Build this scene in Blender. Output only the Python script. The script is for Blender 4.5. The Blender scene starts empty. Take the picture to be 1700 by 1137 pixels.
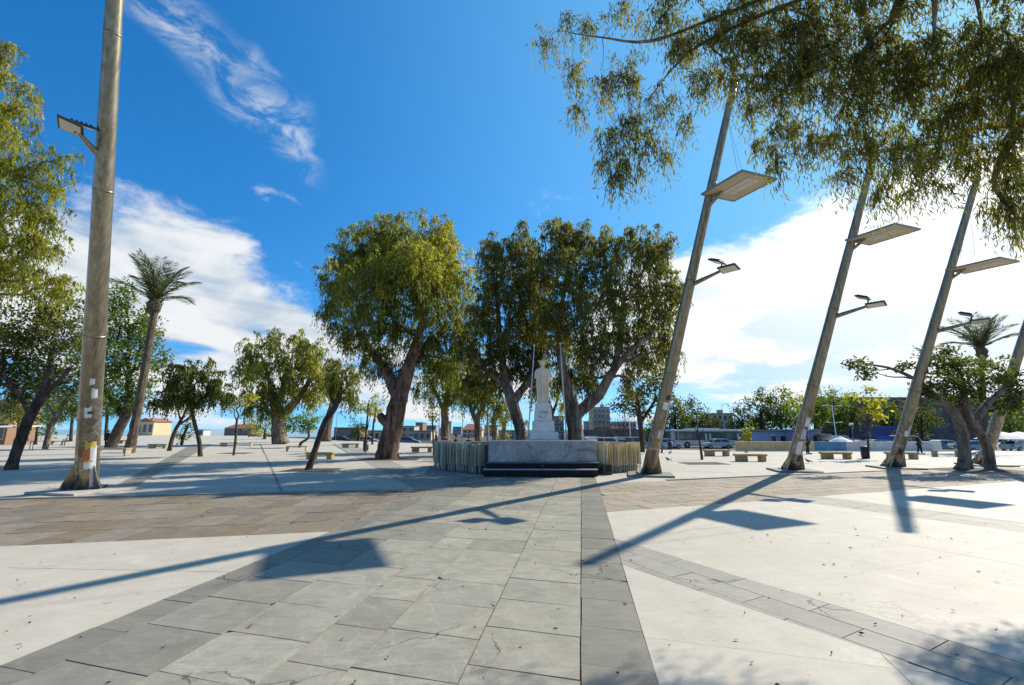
import bpy, bmesh, math, random
import numpy as np
from mathutils import Vector, Matrix, Euler

random.seed(7)
RNG = np.random.default_rng(11)
scene = bpy.context.scene
COL = scene.collection
PI = math.pi

# ------------------------------------------------------------------ camera
F = 745.0                      # focal length in photograph pixels (1700 wide)
PITCH = math.atan2(144, F)
CAMH = 2.0
cam_d = bpy.data.cameras.new('camera')
cam_d.sensor_width = 36.0
cam_d.lens = 36.0 * F / 1700.0
cam_d.clip_start = 0.05
cam_d.clip_end = 12000
cam = bpy.data.objects.new('camera', cam_d)
COL.objects.link(cam)
cam.location = (0, 0, CAMH)
cam.rotation_euler = (PI / 2 + PITCH, 0, 0)
scene.camera = cam

# ------------------------------------------------------------------ light and sky
SUN_AZ = math.radians(54.8)      # to the right of straight ahead (+Y)
SUN_EL = math.radians(37.9)
SUNV = Vector((math.sin(SUN_AZ) * math.cos(SUN_EL), math.cos(SUN_AZ) * math.cos(SUN_EL), math.sin(SUN_EL)))
sun_d = bpy.data.lights.new('sun', 'SUN')
sun_d.energy = 5.0
sun_d.angle = math.radians(0.53)
sun_d.color = (1.0, 0.92, 0.78)
sun = bpy.data.objects.new('sun', sun_d)
COL.objects.link(sun)
sun.location = (40, 30, 40)
sun.rotation_euler = SUNV.to_track_quat('Z', 'Y').to_euler()

vs = scene.view_settings
vs.view_transform = 'Standard'
vs.look = 'None'
vs.gamma = 1.0
vs.use_curve_mapping = False
vs.exposure = 0.48

world = bpy.data.worlds.new('World')
scene.world = world
world.use_nodes = True
WN = world.node_tree
WN.nodes.clear()


class NT:
    """tiny helper around a node tree"""
    def __init__(self, tree):
        self.t = tree

    def n(self, kind, **kw):
        nd = self.t.nodes.new(kind)
        for k, v in kw.items():
            setattr(nd, k, v)
        return nd

    def l(self, a, b):
        self.t.links.new(a, b)

    def put(self, sock, v):
        if hasattr(v, 'is_linked') or hasattr(v, 'links'):
            self.l(v, sock)
        else:
            sock.default_value = v

    def m(self, op, a, b=None, c=None, clamp=False):
        nd = self.n('ShaderNodeMath', operation=op, use_clamp=clamp)
        self.put(nd.inputs[0], a)
        if b is not None:
            self.put(nd.inputs[1], b)
        if c is not None:
            self.put(nd.inputs[2], c)
        return nd.outputs[0]

    def maprange(self, v, a, b, c, d, smooth=True):
        nd = self.n('ShaderNodeMapRange', interpolation_type='SMOOTHSTEP' if smooth else 'LINEAR')
        nd.clamp = True if not smooth else nd.clamp
        self.put(nd.inputs[0], v)
        for i, x in enumerate((a, b, c, d)):
            self.put(nd.inputs[i + 1], x)
        return nd.outputs[0]

    def noise(self, vec, scale, detail=4, rough=0.55, dist=0.0):
        nd = self.n('ShaderNodeTexNoise')
        if vec is not None:
            self.l(vec, nd.inputs['Vector'])
        nd.inputs['Scale'].default_value = scale
        nd.inputs['Detail'].default_value = detail
        nd.inputs['Roughness'].default_value = rough
        nd.inputs['Distortion'].default_value = dist
        return nd.outputs['Fac']

    def mix(self, fac, a, b, blend='MIX'):
        nd = self.n('ShaderNodeMix', data_type='RGBA', blend_type=blend)
        self.put(nd.inputs[0], fac)
        self.put(nd.inputs[6], a if not isinstance(a, tuple) else (*a, 1) if len(a) == 3 else a)
        self.put(nd.inputs[7], b if not isinstance(b, tuple) else (*b, 1) if len(b) == 3 else b)
        return nd.outputs[2]

    def ramp(self, fac, stops, interp='LINEAR'):
        nd = self.n('ShaderNodeValToRGB')
        cr = nd.color_ramp
        cr.interpolation = interp
        while len(cr.elements) < len(stops):
            cr.elements.new(0.5)
        for e, (p, c) in zip(cr.elements, stops):
            e.position = p
            e.color = (*c, 1) if len(c) == 3 else c
        self.put(nd.inputs[0], fac)
        return nd.outputs[0]


def build_world():
    w = NT(WN)
    tc = w.n('ShaderNodeTexCoord')
    d = tc.outputs['Generated']
    sep = w.n('ShaderNodeSeparateXYZ')
    w.l(d, sep.inputs[0])
    x, y, z = sep.outputs
    sky = w.n('ShaderNodeTexSky', sky_type='NISHITA')
    sky.sun_disc = False
    sky.sun_elevation = SUN_EL
    sky.sun_rotation = SUN_AZ
    sky.altitude = 0
    sky.air_density = 1.0
    sky.dust_density = 0.35
    sky.ozone_density = 3.0
    hs = w.n('ShaderNodeHueSaturation')
    hs.inputs['Saturation'].default_value = 1.36
    hs.inputs['Value'].default_value = 1.62
    lift = w.n('ShaderNodeCombineXYZ')          # keep clear of the yellow horizon band
    w.l(x, lift.inputs[0])
    w.l(y, lift.inputs[1])
    w.put(lift.inputs[2], w.m('ADD', w.m('MULTIPLY', w.m('MAXIMUM', z, 0.0), 0.92), 0.13))
    nv = w.n('ShaderNodeVectorMath', operation='NORMALIZE')
    w.l(lift.outputs[0], nv.inputs[0])
    w.l(nv.outputs[0], sky.inputs['Vector'])
    w.l(sky.outputs[0], hs.inputs['Color'])
    # paler and brighter towards the sun, as in hazy sea air
    gl_ = w.n('ShaderNodeVectorMath', operation='DOT_PRODUCT')
    w.l(d, gl_.inputs[0])
    gl_.inputs[1].default_value = SUNV
    sc_ = w.m('POWER', w.m('MAXIMUM', gl_.outputs['Value'], 0.0), 3.0)
    skyc = w.mix(1.0, hs.outputs[0], (0.80, 1.06, 1.10, 1), 'MULTIPLY')
    skyc = w.mix(w.m('MULTIPLY', sc_, 0.75), skyc, (1.7, 5.2, 8.4, 1))
    # angles in degrees
    az = w.m('MULTIPLY', w.m('ARCTAN2', x, y), 180 / PI)
    el = w.m('MULTIPLY', w.m('ARCSINE', z), 180 / PI)
    # coordinates of a flat cloud layer, so clouds flatten towards the horizon
    zz = w.m('ADD', w.m('MAXIMUM', z, 0.0), 0.16)
    cmb = w.n('ShaderNodeCombineXYZ')
    w.put(cmb.inputs[0], w.m('DIVIDE', x, zz))
    w.put(cmb.inputs[1], w.m('DIVIDE', y, zz))
    pc = cmb.outputs[0]
    dz = w.n('ShaderNodeVectorMath', operation='MULTIPLY')
    w.l(d, dz.inputs[0])
    dz.inputs[1].default_value = (1.0, 1.0, 1.9)
    dv = dz.outputs[0]
    n_big = w.noise(dv, 2.6, 5, 0.55, 0.3)
    n_fin = w.noise(dv, 7.5, 9, 0.62, 0.25)
    # height of the cloud bank above the horizon, by compass direction
    azf = w.m('ADD', w.m('DIVIDE', az, 360), 0.5)
    def s(a, t):
        return (a / 360 + 0.5, (t / 45,) * 3)
    thr = w.ramp(azf, [s(-180, 12), s(-60, 14), s(-43, 21.5), s(-33, 21.5), s(-27, 17), s(-20, 12), s(-8, 9), s(6, 11),
                       s(15, 21), s(25, 21), s(36, 25), s(46, 26), s(60, 24), s(90, 16), s(180, 12)], 'EASE')
    thr = w.m('MULTIPLY', thr, 45)
    edge = w.m('ADD', w.m('SUBTRACT', thr, el), w.m('MULTIPLY', w.m('SUBTRACT', n_fin, 0.5), 11.0))
    edge = w.m('ADD', edge, w.m('MULTIPLY', w.m('SUBTRACT', n_big, 0.5), 9.0))
    bank = w.maprange(edge, -0.6, 2.9, 0, 1)
    # gaps and streaks inside the bank, thinner close to the horizon
    cmb2 = w.n('ShaderNodeCombineXYZ')
    w.put(cmb2.inputs[0], w.m('MULTIPLY', az, 0.045))
    w.put(cmb2.inputs[1], w.m('MULTIPLY', w.m('ADD', el, w.m('MULTIPLY', az, 0.10)), 0.17))
    st = w.noise(cmb2.outputs[0], 1.5, 6, 0.55, 0.4)
    low = w.maprange(el, 1.0, 13.0, 0.12, 1.0)
    gap = w.maprange(w.m('ADD', st, w.m('MULTIPLY', low, 0.22)), 0.47, 0.66, 0.0, 1.0)
    glow = w.n('ShaderNodeVectorMath', operation='DOT_PRODUCT')
    w.l(d, glow.inputs[0])
    glow.inputs[1].default_value = SUNV
    dt = glow.outputs['Value']
    near = w.maprange(dt, 0.55, 0.88, 0.0, 1.0)
    gap = w.m('MAXIMUM', gap, w.m('MULTIPLY', near, 0.95))
    bank = w.m('MULTIPLY', bank, gap)
    # a wisp of cirrus drifting across the upper left
    t = w.m('ADD', w.m('MULTIPLY', w.m('ADD', az, 36.0), 0.46), w.m('SUBTRACT', el, 35.6))
    u = w.m('ADD', az, 36.0)
    wob = w.m('MULTIPLY', w.m('SUBTRACT', w.noise(dv, 5.0, 3, 0.5), 0.5), 9.0)
    t = w.m('ADD', t, wob)
    line = w.m('SUBTRACT', 1.0, w.maprange(w.m('ABSOLUTE', t), 0.2, 3.8, 0, 1))
    ends = w.m('SUBTRACT', 1.0, w.maprange(w.m('ABSOLUTE', u), 7.5, 12.5, 0, 1))
    wis = w.maprange(w.noise(dv, 13.0, 9, 0.66, 0.5), 0.40, 0.66, 0, 1)
    cir = w.m('MULTIPLY', w.m('MULTIPLY', w.m('MULTIPLY', line, ends), wis), 0.62)
    # little puffs between
    puff = w.m('MULTIPLY', w.maprange(n_fin, 0.60, 0.74, 0, 1), w.m('MULTIPLY', w.maprange(el, 11, 16, 0, 1), w.maprange(el, 24, 31, 1, 0)))
    puff = w.m('MULTIPLY', puff, 0.5)
    dens = w.m('MAXIMUM', w.m('MAXIMUM', bank, cir), puff)
    dens = w.m('MULTIPLY', dens, w.maprange(z, -0.01, 0.02, 0, 1))
    # light and shade inside the clouds
    shade = w.maprange(w.m('ADD', w.m('MULTIPLY', st, 0.6), w.m('MULTIPLY', n_fin, 0.4)), 0.38, 0.58, 0.0, 1.0)
    shade = w.m('MAXIMUM', shade, w.m('MULTIPLY', near, 0.45))
    cdark = (4.6, 5.5, 6.5, 1)
    cl = w.mix(shade, cdark, (7.7, 7.95, 8.2, 1))
    bright = w.m('ADD', 1.0, w.m('MULTIPLY', w.m('POWER', w.m('MAXIMUM', dt, 0.0), 5.0), 0.85))
    vm = w.n('ShaderNodeVectorMath', operation='SCALE')
    w.l(cl, vm.inputs[0])
    w.l(bright, vm.inputs['Scale'])
    final = w.mix(dens, skyc, vm.outputs[0])
    bg = w.n('ShaderNodeBackground')
    bg.inputs['Strength'].default_value = 0.082
    w.l(final, bg.inputs['Color'])
    out = w.n('ShaderNodeOutputWorld')
    w.l(bg.outputs[0], out.inputs[0])


build_world()

# ------------------------------------------------------------------ pixel helpers
CP, SP = math.cos(PITCH), math.sin(PITCH)


def ray(u, v):
    a = (u - 850) / F
    b = (568.5 - v) / F
    return Vector((a, CP - b * SP, SP + b * CP))


def G(u, v, z=0.0):
    r = ray(u, v)
    t = (z - CAMH) / r.z
    return Vector((r.x * t, r.y * t, z))


def P(u, v, Y):
    r = ray(u, v)
    t = Y / r.y
    return Vector((r.x * t, Y, CAMH + r.z * t))


# ------------------------------------------------------------------ object helpers
def link(o, parent=None):
    COL.objects.link(o)
    if parent is not None:
        o.parent = parent
    return o


def mesh_obj(name, verts, faces, mat=None, parent=None, smooth=False, loc=None):
    me = bpy.data.meshes.new(name)
    me.from_pydata([tuple(v) for v in verts], [], faces)
    if smooth:
        me.polygons.foreach_set('use_smooth', [True] * len(me.polygons))
    me.update()
    o = bpy.data.objects.new(name, me)
    if mat is not None:
        me.materials.append(mat)
    link(o, parent)
    if loc is not None:
        o.location = loc
    return o


def tag(o, label, cat, group=None):
    o['label'] = label
    o['category'] = cat
    if group:
        o['group'] = group
    return o


def thing(name, label, cat, loc=(0, 0, 0), rz=0.0, group=None):
    o = bpy.data.objects.new(name, None)
    o.empty_display_size = 0.3
    COL.objects.link(o)
    o.location = loc
    o.rotation_euler = (0, 0, rz)
    return tag(o, label, cat, group)


def copy_tree(o, parent=None):
    c = o.copy()
    COL.objects.link(c)
    if parent is not None:
        c.parent = parent
    for ch in list(o.children):
        copy_tree(ch, c)
    return c


class MB:
    """collects shapes, builds one mesh"""
    def __init__(self):
        self.v = []
        self.f = []
        self.mi = []
        self.cur = 0

    def add(self, vs_, fs_):
        o = len(self.v)
        self.v += [tuple(v) for v in vs_]
        for f in fs_:
            self.f.append([i + o for i in f])
            self.mi.append(self.cur)

    def box(self, c, s, rot=None):
        vs_ = []
        for dz in (-1, 1):
            for dx, dy in ((-1, -1), (1, -1), (1, 1), (-1, 1)):
                p = Vector((dx * s[0] / 2, dy * s[1] / 2, dz * s[2] / 2))
                if rot is not None:
                    p = rot @ p
                vs_.append(p + Vector(c))
        self.add(vs_, [(3, 2, 1, 0), (4, 5, 6, 7), (0, 1, 5, 4), (1, 2, 6, 5), (2, 3, 7, 6), (3, 0, 4, 7)])
        return self

    def bbox(self, c, s, b=0.01, rot=None):
        """box with chamfered edges"""
        bm = bmesh.new()
        bmesh.ops.create_cube(bm, size=1.0)
        for v in bm.verts:
            v.co = Vector((v.co.x * s[0], v.co.y * s[1], v.co.z * s[2]))
        bmesh.ops.bevel(bm, geom=bm.edges[:], offset=b, segments=1, affect='EDGES')
        bm.verts.index_update()
        vs_ = []
        for v in bm.verts:
            p = v.co.copy()
            if rot is not None:
                p = rot @ p
            vs_.append(p + Vector(c))
        self.add(vs_, [[v.index for v in f.verts] for f in bm.faces])
        bm.free()
        return self

    def prism(self, poly, z0, z1):
        n = len(poly)
        vs_ = [(p[0], p[1], z0) for p in poly] + [(p[0], p[1], z1) for p in poly]
        fs = [list(range(n - 1, -1, -1)), list(range(n, 2 * n))]
        for i in range(n):
            j = (i + 1) % n
            fs.append([i, j, n + j, n + i])
        self.add(vs_, fs)
        return self

    def tube(self, pts, rads, seg=8, cap=True, wob=0.0):
        pts = [Vector(p) for p in pts]
        n = len(pts)
        if not hasattr(rads, '__len__'):
            rads = [rads] * n
        up = Vector((0, 0, 1))
        vs_ = []
        prev = None
        for i, p in enumerate(pts):
            d = (pts[min(i + 1, n - 1)] - pts[max(i - 1, 0)])
            if d.length < 1e-9:
                d = Vector((0, 0, 1))
            d.normalize()
            if prev is None:
                a = d.cross(up)
                if a.length < 1e-3:
                    a = d.cross(Vector((0, 1, 0)))
                a.normalize()
            else:
                a = prev - d * prev.dot(d)
                a.normalize()
            prev = a
            b = d.cross(a)
            for k in range(seg):
                t = 2 * PI * k / seg
                r = rads[i] * (1 + (random.uniform(-wob, wob) if wob else 0))
                vs_.append(p + a * (r * math.cos(t)) + b * (r * math.sin(t)))
        fs = []
        for i in range(n - 1):
            for k in range(seg):
                k2 = (k + 1) % seg
                fs.append([i * seg + k, i * seg + k2, (i + 1) * seg + k2, (i + 1) * seg + k])
        if cap:
            fs.append(list(range(seg - 1, -1, -1)))
            fs.append([(n - 1) * seg + k for k in range(seg)])
        self.add(vs_, fs)
        return self

    def lathe(self, prof, seg=16, c=(0, 0, 0), sx=1.0, sy=1.0):
        vs_ = []
        for r, z in prof:
            for k in range(seg):
                t = 2 * PI * k / seg
                vs_.append((c[0] + sx * r * math.cos(t), c[1] + sy * r * math.sin(t), c[2] + z))
        fs = []
        for i in range(len(prof) - 1):
            for k in range(seg):
                k2 = (k + 1) % seg
                fs.append([i * seg + k, i * seg + k2, (i + 1) * seg + k2, (i + 1) * seg + k])
        fs.append(list(range(seg - 1, -1, -1)))
        fs.append([(len(prof) - 1) * seg + k for k in range(seg)])
        self.add(vs_, fs)
        return self

    def quad(self, a, b, c, d):
        self.add([a, b, c, d], [(0, 1, 2, 3)])
        return self

    def build(self, name, mat=None, parent=None, smooth=False, loc=None, mats=None):
        o = mesh_obj(name, self.v, self.f, mat, parent, smooth, loc)
        if mats:
            for m in mats:
                o.data.materials.append(m)
            o.data.polygons.foreach_set('material_index', self.mi)
        return o


# ------------------------------------------------------------------ materials
def new_mat(name):
    m = bpy.data.materials.new(name)
    m.use_nodes = True
    m.node_tree.nodes.clear()
    t = NT(m.node_tree)
    bs = t.n('ShaderNodeBsdfPrincipled')
    out = t.n('ShaderNodeOutputMaterial')
    t.l(bs.outputs[0], out.inputs[0])
    return m, t, bs, out


def bump(t, bs, h, strength=0.3, dist=0.02):
    b = t.n('ShaderNodeBump')
    b.inputs['Strength'].default_value = strength
    b.inputs['Distance'].default_value = dist
    t.l(h, b.inputs['Height'])
    t.l(b.outputs[0], bs.inputs['Normal'])


def simple(name, col, rough=0.6, var=0.15, scale=4.0, metal=0.0, coord='Object', bmp=0.0, spec=0.5, rnd=0.0):
    """colour broken up by two sizes of noise"""
    m, t, bs, out = new_mat(name)
    tc = t.n('ShaderNodeTexCoord')
    n = t.noise(tc.outputs[coord], scale, 6, 0.6)
    n2 = t.noise(tc.outputs[coord], scale * 7, 4, 0.6)
    f = t.m('ADD', t.m('MULTIPLY', n, 0.65), t.m('MULTIPLY', n2, 0.35))
    lo = tuple(c * (1 - var * 1.6) for c in col)
    hi = tuple(min(1, c * (1 + var * 1.2)) for c in col)
    c = t.ramp(f, [(0.32, lo), (0.68, hi)])
    if rnd:
        oi = t.n('ShaderNodeObjectInfo')
        hs = t.n('ShaderNodeHueSaturation')
        t.l(c, hs.inputs['Color'])
        t.l(t.maprange(oi.outputs['Random'], 0, 1, 1 - rnd, 1 + rnd, False), hs.inputs['Value'])
        c = hs.outputs[0]
    t.l(c, bs.inputs['Base Color'])
    bs.inputs['Roughness'].default_value = rough
    bs.inputs['Metallic'].default_value = metal
    bs.inputs['Specular IOR Level'].default_value = spec
    if bmp:
        bump(t, bs, f, bmp, 0.02)
    return m


def stone_mat(name, c1, c2, stain, rnd=0.12, scale=1.0, rough=0.75, veins=0.0, spots=0.0, huev=0.0, crack=0.75):
    """paving: world position noise so that neighbouring pieces differ, random tone per piece"""
    m, t, bs, out = new_mat(name)
    ge = t.n('ShaderNodeNewGeometry')
    oi = t.n('ShaderNodeObjectInfo')
    off = t.n('ShaderNodeVectorMath', operation='SCALE')
    cx = t.n('ShaderNodeCombineXYZ')
    t.l(oi.outputs['Random'], cx.inputs[0])
    t.l(oi.outputs['Random'], cx.inputs[1])
    t.l(cx.outputs[0], off.inputs[0])
    off.inputs['Scale'].default_value = 37.0
    ad = t.n('ShaderNodeVectorMath', operation='ADD')
    t.l(ge.outputs['Position'], ad.inputs[0])
    t.l(off.outputs[0], ad.inputs[1])
    p = ad.outputs[0]
    big = t.noise(ge.outputs['Position'], 0.35 * scale, 5, 0.6)
    mid = t.noise(p, 2.2 * scale, 8, 0.65, 0.6)
    fin = t.noise(p, 38 * scale, 5, 0.7)
    f = t.m('ADD', t.m('MULTIPLY', mid, 0.6), t.m('MULTIPLY', fin, 0.4))
    sx = t.n('ShaderNodeMapping')
    sx.inputs['Rotation'].default_value = (0, 0, 0.5)
    sx.inputs['Scale'].default_value = (1.0, 9.0, 1.0)
    t.l(p, sx.inputs[0])
    strk = t.noise(sx.outputs[0], 2.4, 6, 0.7, 0.4)
    f = t.m('ADD', t.m('MULTIPLY', f, 0.72), t.m('MULTIPLY', strk, 0.28))
    c = t.ramp(f, [(0.37, c1), (0.62, c2)])
    c = t.mix(t.maprange(big, 0.48, 0.72, 0, 0.55), c, (*stain, 1))
    if veins:
        v = t.n('ShaderNodeTexWave', wave_type='BANDS', bands_direction='DIAGONAL')
        t.l(p, v.inputs['Vector'])
        v.inputs['Scale'].default_value = 1.1
        v.inputs['Distortion'].default_value = 14
        v.inputs['Detail'].default_value = 6
        v.inputs['Detail Scale'].default_value = 1.4
        vv = t.maprange(v.outputs['Fac'], 0.90, 1.0, 0, veins)
        c = t.mix(vv, c, tuple(min(1, k * 1.7) for k in c2))
    if spots:
        vo = t.n('ShaderNodeTexVoronoi')
        t.l(ge.outputs['Position'], vo.inputs['Vector'])
        vo.inputs['Scale'].default_value = 2.3
        vo.inputs['Randomness'].default_value = 1.0
        wn = t.noise(ge.outputs['Position'], 9, 3, 0.6)
        sp = t.m('ADD', vo.outputs['Distance'], t.m('MULTIPLY', wn, 0.16))
        c = t.mix(t.maprange(sp, 0.10, 0.15, spots, 0), c, (c1[0] * .25, c1[1] * .24, c1[2] * .22, 1))
        vo2 = t.n('ShaderNodeTexVoronoi')
        t.l(ge.outputs['Position'], vo2.inputs['Vector'])
        vo2.inputs['Scale'].default_value = 7.0
        c = t.mix(t.maprange(vo2.outputs['Distance'], 0.04, 0.09, spots * .8, 0), c, (c1[0] * .3, c1[1] * .29, c1[2] * .27, 1))
    # worn pale patches, dark grime and fine cracks
    wear = t.noise(ge.outputs['Position'], 1.05, 9, 0.72, 0.9)
    c = t.mix(t.maprange(wear, 0.54, 0.70, 0, 0.42), c, tuple(min(1, k_ * 1.28) for k_ in c2))
    grime = t.noise(ge.outputs['Position'], 0.62, 9, 0.74, 0.5)
    c = t.mix(t.maprange(grime, 0.55, 0.75, 0, 0.5), c, tuple(k_ * 0.62 for k_ in c1))
    cr = t.n('ShaderNodeTexVoronoi', feature='DISTANCE_TO_EDGE')
    dn = t.n('ShaderNodeTexNoise')
    t.l(ge.outputs['Position'], dn.inputs['Vector'])
    dn.inputs['Scale'].default_value = 2.2
    dn.inputs['Detail'].default_value = 6
    dm = t.n('ShaderNodeVectorMath', operation='MULTIPLY_ADD')
    t.l(dn.outputs['Color'], dm.inputs[0])
    dm.inputs[1].default_value = (0.55, 0.55, 0.55)
    t.l(ge.outputs['Position'], dm.inputs[2])
    t.l(dm.outputs[0], cr.inputs['Vector'])
    cr.inputs['Scale'].default_value = 0.55
    msk = t.maprange(t.noise(ge.outputs['Position'], 0.8, 3, .5), 0.50, 0.58, 0, crack)
    c = t.mix(t.m('MULTIPLY', t.maprange(cr.outputs['Distance'], 0.0025, 0.007, 1, 0), msk), c, tuple(k_ * 0.3 for k_ in c1))
    hs = t.n('ShaderNodeHueSaturation')
    t.l(c, hs.inputs['Color'])
    t.l(t.maprange(oi.outputs['Random'], 0, 1, 1 - rnd, 1 + rnd, False), hs.inputs['Value'])
    if huev:
        w2 = t.n('ShaderNodeTexWhiteNoise', noise_dimensions='1D')
        t.l(oi.outputs['Random'], w2.inputs['W'])
        t.l(t.maprange(w2.outputs['Value'], 0, 1, 1 - huev, 1 + huev, False), hs.inputs['Saturation'])
    t.l(hs.outputs[0], bs.inputs['Base Color'])
    bs.inputs['Roughness'].default_value = rough
    bs.inputs['Specular IOR Level'].default_value = 0.35
    h = t.m('ADD', t.m('MULTIPLY', mid, 0.7), t.m('MULTIPLY', fin, 0.3))
    bump(t, bs, h, 0.25, 0.01)
    return m


def bark_mat(name, c1, c2, c3, scale=1.0):
    m, t, bs, out = new_mat(name)
    tc = t.n('ShaderNodeTexCoord')
    mp = t.n('ShaderNodeMapping')
    mp.inputs['Scale'].default_value = (1.6 * scale, 1.6 * scale, 0.35 * scale)
    t.l(tc.outputs['Object'], mp.inputs[0])
    n1 = t.noise(mp.outputs[0], 1.6, 7, 0.65, 0.8)
    n2 = t.noise(mp.outputs[0], 9, 5, 0.65)
    c = t.ramp(n1, [(0.38, c1), (0.5, c2), (0.61, c3)])
    c = t.mix(t.maprange(n2, 0.35, 0.65, 0.45, 0.0), c, tuple(k * .35 for k in c1))
    t.l(c, bs.inputs['Base Color'])
    bs.inputs['Roughness'].default_value = 0.85
    bs.inputs['Specular IOR Level'].default_value = 0.2
    bump(t, bs, t.m('ADD', n2, n1), 0.9, 0.09)
    return m


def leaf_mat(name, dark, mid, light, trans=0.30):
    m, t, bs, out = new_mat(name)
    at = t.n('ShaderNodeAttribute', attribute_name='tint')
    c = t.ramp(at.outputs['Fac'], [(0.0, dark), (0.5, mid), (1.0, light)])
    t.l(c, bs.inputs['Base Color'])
    bs.inputs['Roughness'].default_value = 0.65
    bs.inputs['Specular IOR Level'].default_value = 0.18
    tr = t.n('ShaderNodeBsdfTranslucent')
    c2 = t.mix(1.0, c, (1.0, 1.0, 0.45, 1), 'MULTIPLY')
    hs = t.n('ShaderNodeHueSaturation')
    hs.inputs['Value'].default_value = 2.1
    t.l(c2, hs.inputs['Color'])
    t.l(hs.outputs[0], tr.inputs['Color'])
    mx = t.n('ShaderNodeMixShader')
    mx.inputs[0].default_value = trans
    t.l(bs.outputs[0], mx.inputs[1])
    t.l(tr.outputs[0], mx.inputs[2])
    t.l(mx.outputs[0], out.inputs[0])
    return m


def glass_mat(name, col=(0.03, 0.04, 0.05), rough=0.08):
    m, t, bs, out = new_mat(name)
    bs.inputs['Base Color'].default_value = (*col, 1)
    bs.inputs['Roughness'].default_value = rough
    bs.inputs['Specular IOR Level'].default_value = 0.8
    return m


M = {}
M['pale'] = stone_mat('pale_concrete', (0.394, 0.353, 0.281), (0.492, 0.450, 0.369), (0.418, 0.372, 0.292), 0.03, 0.8, 0.7, 0, 0.55, crack=0.22)
M['pale_far'] = stone_mat('pale_concrete_weathered', (0.370, 0.336, 0.273), (0.473, 0.434, 0.362), (0.370, 0.328, 0.265), 0.04, 0.8, 0.75, crack=0.22)
M['grey'] = stone_mat('grey_marble_slab', (0.195, 0.180, 0.140), (0.345, 0.319, 0.252), (0.31, 0.277, 0.212), 0.13, 1.0, 0.62, 0.10, 0.15)
M['grey_mid'] = stone_mat('worn_grey_slab', (0.165, 0.152, 0.120), (0.275, 0.257, 0.205), (0.25, 0.22, 0.17), 0.10, 1.0, 0.62, 0.10, 0.15)
M['grey_dark'] = stone_mat('dark_grey_slab', (0.153, 0.142, 0.113), (0.236, 0.218, 0.175), (0.219, 0.196, 0.150), 0.14, 1.0, 0.62, 0.10, 0.1)
M['stripe'] = stone_mat('stripe_slab', (0.228, 0.212, 0.178), (0.333, 0.310, 0.261), (0.298, 0.272, 0.221), 0.08, 1.0, 0.7, 0.06, 0.2)
M['brown'] = stone_mat('brown_slab', (0.140, 0.108, 0.072), (0.235, 0.195, 0.138), (0.197, 0.169, 0.123), 0.16, 1.1, 0.8, 0.1, 0.2, 0.25)
M['tan'] = stone_mat('tan_slab', (0.228, 0.183, 0.130), (0.341, 0.285, 0.213), (0.315, 0.272, 0.213), 0.12, 1.1, 0.8, 0.1, 0.2, 0.2)
M['joint'] = simple('joint_dirt', (0.085, 0.072, 0.055), 0.95, 0.3, 3.0)
M['joint_pale'] = simple('pale_joint', (0.30, 0.27, 0.22), 0.95, 0.25, 3.0)
M['soil'] = simple('soil', (0.06, 0.045, 0.03), 0.95, 0.35, 6.0, bmp=0.6)
M['asphalt'] = simple('asphalt', (0.06, 0.06, 0.062), 0.85, 0.2, 0.6)
M['sea'] = simple('sea_water', (0.02, 0.17, 0.19), 0.18, 0.2, 0.02)
M['steel'] = None
M['white_paint'] = simple('white_paint', (0.72, 0.71, 0.68), 0.5, 0.06, 2)
M['marble'] = simple('statue_marble', (0.80, 0.655, 0.46), 0.6, 0.14, 3.0, bmp=0.15)
M['pedestal'] = simple('pedestal_marble', (0.74, 0.70, 0.64), 0.55, 0.10, 2.5)
M['black_step'] = simple('black_granite', (0.016, 0.016, 0.016), 0.65, 0.35, 5.0, spec=0.15)
M['step_edge'] = simple('step_edge_stone', (0.38, 0.37, 0.35), 0.6, 0.15, 5.0)
M['concrete'] = simple('concrete', (0.40, 0.37, 0.31), 0.85, 0.18, 2.0, bmp=0.2)
M['bench'] = simple('bench_concrete', (0.34, 0.30, 0.20), 0.85, 0.22, 2.5, bmp=0.25)
M['bench_yellow'] = simple('bench_sandstone', (0.36, 0.29, 0.12), 0.85, 0.25, 2.5, bmp=0.25)
M['shade_stone'] = simple('planter_shade_stone', (0.075, 0.070, 0.062), 0.85, 0.25, 2.0)  # planter wall colour darkened to stand in for shade behind the table legs
M['dark_metal'] = simple('dark_metal', (0.035, 0.036, 0.038), 0.45, 0.2, 6.0)
M['grey_metal'] = simple('grey_metal', (0.32, 0.32, 0.31), 0.4, 0.12, 5.0, metal=0.6)
M['post_green'] = simple('post_paint', (0.10, 0.12, 0.12), 0.5, 0.15, 4.0)
M['glass'] = glass_mat('window_glass')
M['lens'] = simple('lamp_lens', (0.55, 0.53, 0.46), 0.25, 0.08, 6)
M['globe'] = simple('lamp_globe', (0.75, 0.73, 0.68), 0.3, 0.05, 6)
M['tyre'] = simple('rubber', (0.018, 0.018, 0.018), 0.85, 0.15, 8)
M['rim'] = simple('rim_alloy', (0.35, 0.35, 0.36), 0.35, 0.1, 8, metal=0.7)
M['skin'] = simple('skin', (0.42, 0.26, 0.18), 0.6, 0.08, 8)
M['hair'] = simple('dark_hair', (0.015, 0.012, 0.010), 0.6, 0.2, 20)


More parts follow.
